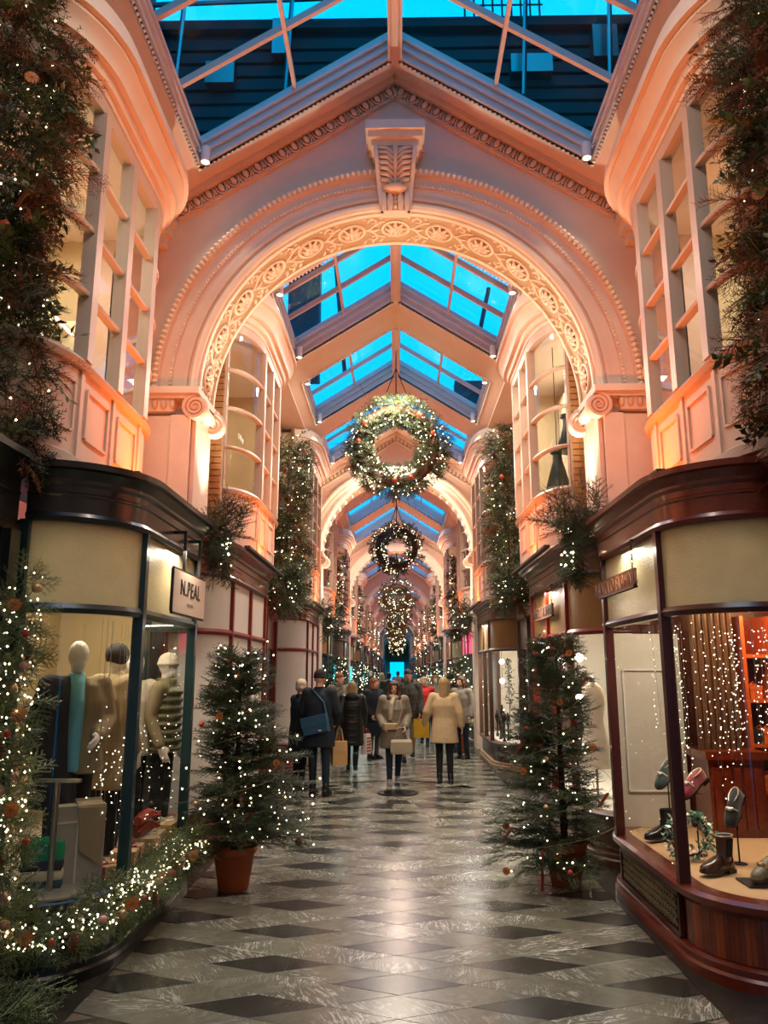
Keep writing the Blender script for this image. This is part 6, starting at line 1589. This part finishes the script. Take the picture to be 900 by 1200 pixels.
def h_fringe(b): b.ball((0, .03, .045), (.087, .098, .095), 14, 10); b.ball((0, .07, -.03), (.078, .05, .08), 12, 8); b.ball((0, -.06, .085), (.06, .03, .03), 10, 6)
def h_long(ln=.24, w=.085):
    def f(b):
        h_short(b); b.loft([ellipse_ring(0, .05, .06, .088, .075, 14), ellipse_ring(0, .065, -.06, .095, .06, 14), ellipse_ring(0, .085, -.14, w+.01, .045, 14), ellipse_ring(0, .105, -ln, w*.75, .03, 14), ellipse_ring(0, .105, -ln-.05, w*.35, .02, 14)])
        for sx in (-1, 1): b.tube([(sx*.07, -.035, .07), (sx*.085, -.02, -.03), (sx*.088, .0, -.12), (sx*.075, .02, -ln+.03)], [.02, .024, .026, .014], 8)
    return f
def h_front(ln=.26):
    def f(b):
        h_short(b)
        for sx in (-1, 1): b.tube([(sx*.045, -.06, .10), (sx*.082, -.045, .03), (sx*.092, -.03, -.07), (sx*.098, -.06, -.17), (sx*.09, -.08, -ln)], [.022, .028, .034, .034, .016], 8)
        b.loft([ellipse_ring(0, .05, .04, .088, .06, 12), ellipse_ring(0, .07, -.15, .09, .04, 12), ellipse_ring(0, .08, -ln, .07, .03, 12)])
    return f
def beanie_cap(b): b.ball((0, .012, .055), (.092, .106, .092), 14, 10); b.tube([(.090*math.cos(q*pi/8), .104*math.sin(q*pi/8)+.012, .025) for q in range(16)], .010, 6, closed=True)
def coat(P, hem=.62, flare=.0, bulk=0., up=.97, hood=False, quilt=0, belt=False):
    b = MB(); k = bulk
    rg = [(0, .0, hem, .205+flare+k, .155+flare*.8+k), (0, 0, .92, .195+flare*.4+k, .150+flare*.3+k), (0, 0, 1.08, .180+k, .135+k), (0, 0, 1.28, .200+k, .140+k), (0, 0, 1.40, .175+k*.7, .118+k*.5), (0, 0, 1.465, .085, .082), (0, .005, 1.515, .078, .080)]
    torso(b, rg); sleeves(b, P, .066+k*.7, .054+k*.6, up)
    if quilt:
        for z in np.arange(hem+.06, 1.36, quilt): b.ball((0, 0, z), (float(np.interp(z, [r[2] for r in rg], [r[3] for r in rg]))+.014, float(np.interp(z, [r[2] for r in rg], [r[4] for r in rg]))+.014, quilt*.48), 18, 6)
    if hood: b.ball((0, .10, 1.46), (.14, .08, .085), 14, 8)
    return b
walkA = dict(kneeL=(-.09, -.14, .50), ankL=(-.085, -.20, .095), kneeR=(.09, .0, .48), ankR=(.085, .22, .14), elL=(-.24, .08, 1.14), wrL=(-.23, .05, .90), elR=(.24, -.02, 1.14), wrR=(.23, -.14, .92))
walkB = dict(kneeR=(.09, -.14, .50), ankR=(.085, -.20, .095), kneeL=(-.09, .0, .48), ankL=(-.085, .22, .14), elR=(.24, .08, 1.14), wrR=(.23, .05, .90), elL=(-.24, -.02, 1.14), wrL=(-.23, -.14, .92))
cloth = lambda n, c, r=.85: M(n, c, r, var=.12, vscale=14, bump=.2, bscale=160)
c_navy = cloth('coat_navy', '#131d26'); c_black = cloth('coat_black', '#14150f', .45); c_camel = cloth('coat_camel', '#c9ab80'); c_grey = cloth('coat_stone', '#7f7460', .6); c_red = cloth('coat_red', '#d01a1c', .6)
c_camo = M('jacket_mottled', '#4b4335', .8, col2='#211d17', vscale=22); c_mot = M('jacket_pale_mottle', '#8b7d66', .8, col2='#3e362b', vscale=20)
j_dark = cloth('jeans_dark', '#14222f'); j_black = cloth('trousers_black', '#12110f'); j_beige = cloth('trousers_beige', '#a8977a'); j_grey = cloth('trousers_grey', '#5a564e')
blond = M('hair_blond', '#ab8d5e', .5, var=.2, vscale=30, stretch=(4, 4, .4)); brown = M('hair_brown', '#4a2c19', .5, var=.2, vscale=30, stretch=(4, 4, .4)); dark = M('hair_dark', '#1d1511', .5); auburn = M('hair_auburn', '#8a4a26', .5, var=.2, vscale=30); greyh = M('hair_grey', '#b5a48d', .6)
def thing_bag(name, label, cat, build, loc):
    t = T(name, label, cat, loc); build(t); return t
def paper_bag(c, w, d, h, rot, mat, label, hand_z, pat=None):
    x, y, z = c; t = T('shopping_bag', label, 'shopping bag', (x, y, z), rot); X = Matrix.Translation(c) @ Matrix.Rotation(rot, 4, 'Z')
    b = MB(); b.xf = X; b.loft([[Vector((sx*w/2*f, sy*d/2*f2, zz)) for sx, sy in ((-1,-1),(1,-1),(1,1),(-1,1))] for zz, f, f2 in ((0, 1, 1), (h*.6, 1.02, .9), (h, 1, .6))], caps=True); b.obj('bag', mat, t)
    for s in (-1, 1):
        b = MB(); b.xf = X; b.tube([(-w*.25, s*d*.28, h), (-w*.15, s*d*.15, h+(hand_z-z-h)*.7), (0, 0, hand_z-z), (w*.15, s*d*.15, h+(hand_z-z-h)*.7), (w*.25, s*d*.28, h)], .006, 5); b.obj('handle', mat if pat is None else pat, t)
    if pat is not None:
        b = MB(); b.xf = X
        for i in range(3):
            for j in range(5):
                b.box(-w*.36+i*w*.26, -w*.22+i*w*.26, -d/2-.006, -d/2+.002, h*.1+j*h*.16, h*.19+j*h*.16)
                b.box(-w*.36+i*w*.26, -w*.22+i*w*.26, d/2-.012, d/2+.006, h*.1+j*h*.16, h*.19+j*h*.16)
        b.obj('print', pat, t, kind='stuff')
    return t
# 1 man with blue bag, back to us
d = 11.6; x = PX(373, d)
P = pose(kneeL=(-.11, 0, .5), ankL=(-.13, .03, .09), ankR=(.10, -.05, .09), elL=(-.26, -.03, 1.15), wrL=(-.18, -.22, 1.0), elR=(.26, -.02, 1.15), wrR=(.18, -.22, 1.02))
t1, X1 = person(x, d, pi-.25, 1.74, 'man in dark navy coat and beanie, blue bag across his back, seen from behind', P, [('coat', coat(P, .66, .02, .018), c_navy)], j_dark, None, beanie_cap, M('beanie_brown', '#231d18', .9))
bluebag = M('bag_blue', '#1c4a63', .6, var=.1)
def bb(t):
    b = MB(); b.xf = X1 @ Matrix.Translation((-.02, .215, .98)) @ Matrix.Rotation(.22, 4, 'Y')
    b.loft([[Vector((sx*w, y, sz*h)) for sx, sz in ((-1, -1), (1, -1), (1, 1), (-1, 1))] for y, w, h in ((-.05, .19, .12), (.0, .20, .13), (.04, .18, .115))]); b.obj('bag', bluebag, t)
    b = MB(); b.xf = X1 @ Matrix.Translation((-.02, .215, .98)) @ Matrix.Rotation(.22, 4, 'Y'); b.box(-.195, .195, .035, .05, -.02, .125); b.obj('flap', bluebag, t)
    b = MB(); b.xf = X1; b.tube([(-.2, .18, 1.04), (-.12, .16, 1.30), (.08, .10, 1.48), (.12, -.06, 1.46), (.05, -.17, 1.28), (-.12, -.17, 1.05), (-.22, .02, .98), (.17, .18, .95)][:6], .014, 6); b.obj('strap', bluebag, t)
    b = MB(); b.xf = X1; b.box(-.13, -.09, .262, .27, .90, .915); b.obj('tag', whitep, t)
thing_bag('messenger_bag', 'blue messenger bag worn across the back of the man in the navy coat', 'bag', bb, (x, d-.2, .98))
w = X1 @ Vector(P['wrL']); paper_bag((w.x+.06, w.y+.02, .38), .22, .12, .34, .3, paper, 'brown paper bag held in front by the man with the blue bag', w.z-.06)
# 2 companion at his left
d = 12.15; x = PX(351, d)
P = pose(elR=(.25, -.06, 1.18), wrR=(.12, -.20, 1.38), turn=.3)
person(x, d, pi-.9, 1.60, 'person in long dark coat with pale cropped hair, behind the man with blue bag', P, [('coat', coat(P, .52, .02, .012), c_navy)], j_black, None, h_short, M('hair_pale', '#c9b79e', .7))
# 3 woman in black padded coat, walking away
d = 14.2; x = PX(412, d); P = pose(**walkB)
t3, X3 = person(x, d, pi, 1.53, 'blonde woman in long black padded coat walking away, paper bag in hand', P, [('padded_coat', coat(P, .50, .01, .03, hood=True, quilt=.13), c_black)], j_black, None, h_long(.22), blond, boots=.16)
w = X3 @ Vector(P['wrL']); paper_bag((w.x+.05, w.y-.02, w.z-.52), .24, .11, .34, 1.2, M('bag_white', '#e3d6c9', .6), 'white paper bag with red print carried by the woman in the black padded coat', w.z-.08, M('print_red', '#a5241f', .6))
# 4 woman walking towards us
d = 12.7; x = PX(461, d); P = pose(kneeL=(-.085, -.06, .50), ankL=(-.08, -.10, .09), kneeR=(.085, -.05, .49), ankR=(.07, .14, .12), elL=(-.25, .03, 1.15), wrL=(-.19, -.15, .98), elR=(.25, .03, 1.15), wrR=(.20, -.14, .97))
sc = MB(); sc.tube([(.09*math.cos(a), .085*math.sin(a)-.005, 1.475+.01*math.sin(2*a)) for a in [2*pi*q/14 for q in range(14)]], .038, 8, closed=True); sc.tube([(.0, -.09, 1.46), (-.04, -.165, 1.36), (-.06, -.18, 1.18), (-.07, -.175, 1.08)], [.04, .05, .05, .04], 8)
t4, X4 = person(x, d, .05, 1.57, 'woman with glasses in grey padded coat and pale scarf walking towards us', P, [('padded_coat', coat(P, .60, .02, .025, quilt=.15), c_grey), ('scarf', sc, cloth('scarf_pale', '#b3a58a'))], j_dark, M('shoe_pale', '#8d877c', .5), h_front(.26), brown)
b = MB(); b.xf = X4 @ Matrix.Translation(P['head'])
for sx in (-1, 1): b.tube([(sx*.034+.024*math.cos(a), -.098, .014+.018*math.sin(a)) for a in [2*pi*q/14 for q in range(14)]], .003, 5, closed=True); b.tube([(sx*.058, -.098, .018), (sx*.082, .0, .015)], .003, 5)
b.tube([(-.01, -.100, .016), (.01, -.100, .016)], .003, 5); b.obj('glasses', ironb, t4)
tanbag = M('bag_tan', '#b39a6f', .5); tote = M('bag_stone', '#a49679', .6)
def wb_(t):
    b = MB(); b.xf = X4 @ Matrix.Translation((-.07, -.225, .97)); b.loft([[Vector((sx*w_, y, sz*h_)) for sx, sz in ((-1, -.8), (1, -.8), (1, 1), (-1, 1))] for y, w_, h_ in ((-.035, .10, .05), (0, .13, .065), (.03, .12, .06))]); b.obj('bag', tanbag, t); b = MB(); b.xf = X4; b.tube([(.06, -.2, 1.0), (.14, -.165, 1.25), (.10, -.08, 1.46)], .008, 5); b.obj('strap', tanbag, t)
thing_bag('waist_bag', 'small tan bag worn at the waist of the woman in the grey padded coat', 'bag', wb_, (x, d-.2, .95))
def tb_(t):
    b = MB(); b.xf = X4 @ Matrix.Translation((.12, -.25, .66)); b.loft([[Vector((sx*w_, sy*.06*f, z)) for sx, sy in ((-1, -1), (1, -1), (1, 1), (-1, 1))] for z, w_, f in ((-.14, .17, 1), (-.10, .19, 1.1), (.06, .185, 1), (.10, .17, .5))]); b.obj('bag', tote, t); b = MB(); b.xf = X4; b.tube([(.0, -.25, .74), (.06, -.23, .95), (.18, -.2, .97), (.24, -.25, .74)], .010, 6); b.obj('strap', tote, t)
thing_bag('tote_bag', 'large stone coloured tote carried low by the woman in the grey padded coat', 'bag', tb_, (x+.1, d-.25, .5))
# 5 tall man behind her with yellow bag
d = 15.9; x = PX(478, d); P = pose(**walkA)
t5, X5 = person(x, d, 0, 1.75, 'tall dark-haired man in mottled jacket and beige trousers, yellow bag in hand', P, [('jacket', coat(P, .80, .0, .03), c_camo)], j_beige, None, h_short, dark, sk=skin2)
w = X5 @ Vector(P['wrR']); yb_ = M('bag_yellow', '#d8a714', .55); paper_bag((w.x+.02, w.y, w.z-.48), .30, .13, .36, .1, yb_, 'bright yellow shopping bag carried by the tall man', w.z-.07)
# 6 woman in long navy coat, head turned right
d = 16.2; x = PX(438, d); P = pose(elL=(-.25, .02, 1.15), wrL=(-.20, -.12, .95))
t6, X6 = person(x, d, .75, 1.58, 'auburn-haired woman in long navy coat and pale scarf, turned to the right', P, [('coat', coat(P, .50, .02, .015), c_navy)], j_grey, None, h_long(.16), auburn)
w = X6 @ Vector(P['wrL'])
def hb_(t):
    b = MB(); b.loft([[Vector((w.x+sx*.14, w.y+sy*.05, w.z+z)) for sx, sy in ((-1, -1), (1, -1), (1, 1), (-1, 1))] for z in (-.40, -.16)]); b.obj('bag', c_navy, t); b = MB(); b.tube([(w.x-.08, w.y, w.z-.16), (w.x, w.y, w.z-.05), (w.x+.08, w.y, w.z-.16)], .009, 5); b.obj('handle', c_navy, t)
thing_bag('handbag', 'dark handbag carried by the auburn-haired woman', 'bag', hb_, (w.x, w.y, w.z-.4))
# 7 red jacket
d = 18.9; x = PX(497, d); P = pose(**walkB)
person(x, d, -.1, 1.58, 'grey-haired person in bright red jacket walking towards us', P, [('jacket', coat(P, .74, .02, .03), c_red)], j_dark, None, h_short, greyh)
# 8 blonde woman in camel coat
d = 12.8; x = PX(520, d); P = pose(kneeL=(-.09, .0, .5), ankL=(-.10, .06, .09), kneeR=(.09, -.08, .5), ankR=(.09, .02, .10), elR=(.29, .03, 1.17), wrR=(.34, -.06, .98), elL=(-.27, .04, 1.16), wrL=(-.30, .0, .95))
person(x, d, pi-.1, 1.62, 'long-haired blonde woman in camel coat walking away on the right', P, [('coat', coat(P, .66, .03, .015), c_camel)], j_black, None, h_long(.27, .075), blond)
# 9 and others farther back
d = 16.3; x = PX(397, d); P = pose(turn=.5); person(x, d, .5, 1.68, 'man with receding brown hair in pale mottled jacket, left side behind the black padded coat', P, [('jacket', coat(P, .72, .0, .03), c_mot)], j_dark, None, h_short, auburn)
d = 16.2; x = PX(541, d); P = pose(turn=-.3); person(x, d, -.6, 1.62, 'brown-haired person in pale top beside the potted fir on the right', P, [('jacket', coat(P, .74, .0, .01), cloth('top_pale', '#857a6b'))], j_dark, None, h_long(.15), brown)
d = 17.4; x = PX(528, d); P = pose(); person(x, d, pi, 1.66, 'person in dark cap and dark coat hidden behind the blonde woman', P, [('coat', coat(P, .6, .0, .02), c_black)], j_black, None, beanie_cap, M('cap_navy', '#10151f', .9), far=True)
crowd = [(22.5, 486, 1.62, 'dark jacket and blue beanie far behind the red jacket', c_navy, beanie_cap, M('beanie_blue', '#2b5a78', .9), pi), (21.0, 510, 1.6, 'brown coat and auburn hair just behind the red jacket', c_mot, h_long(.14), auburn, 0), (24.0, 455, 1.66, 'mottled coat far behind the woman with glasses', c_camo, h_short, dark, pi),
         (26.5, 447, 1.64, 'stone coat and blond hair, far down the arcade', c_grey, h_long(.15), blond, pi), (29.0, 478, 1.7, 'black coat at the far centre of the arcade', c_black, h_short, dark, 0), (31.0, 498, 1.66, 'camel coat far down on the right', c_camel, h_short, brown, pi), (33.0, 434, 1.7, 'navy coat far down on the left', c_navy, h_short, greyh, 0), (36.0, 466, 1.68, 'pale coat, smallest figure in the crowd', c_mot, h_short, dark, pi)]
for d, px, H, lb, cm, hf, hm, rt in crowd:
    x = PX(px, d); P = pose(**(walkA if px % 2 else walkB)); person(x, d, rt, H, 'person in '+lb, P, [('coat', coat(P, .66, .0, .02), cm)], j_dark, None, hf, hm, far=True)
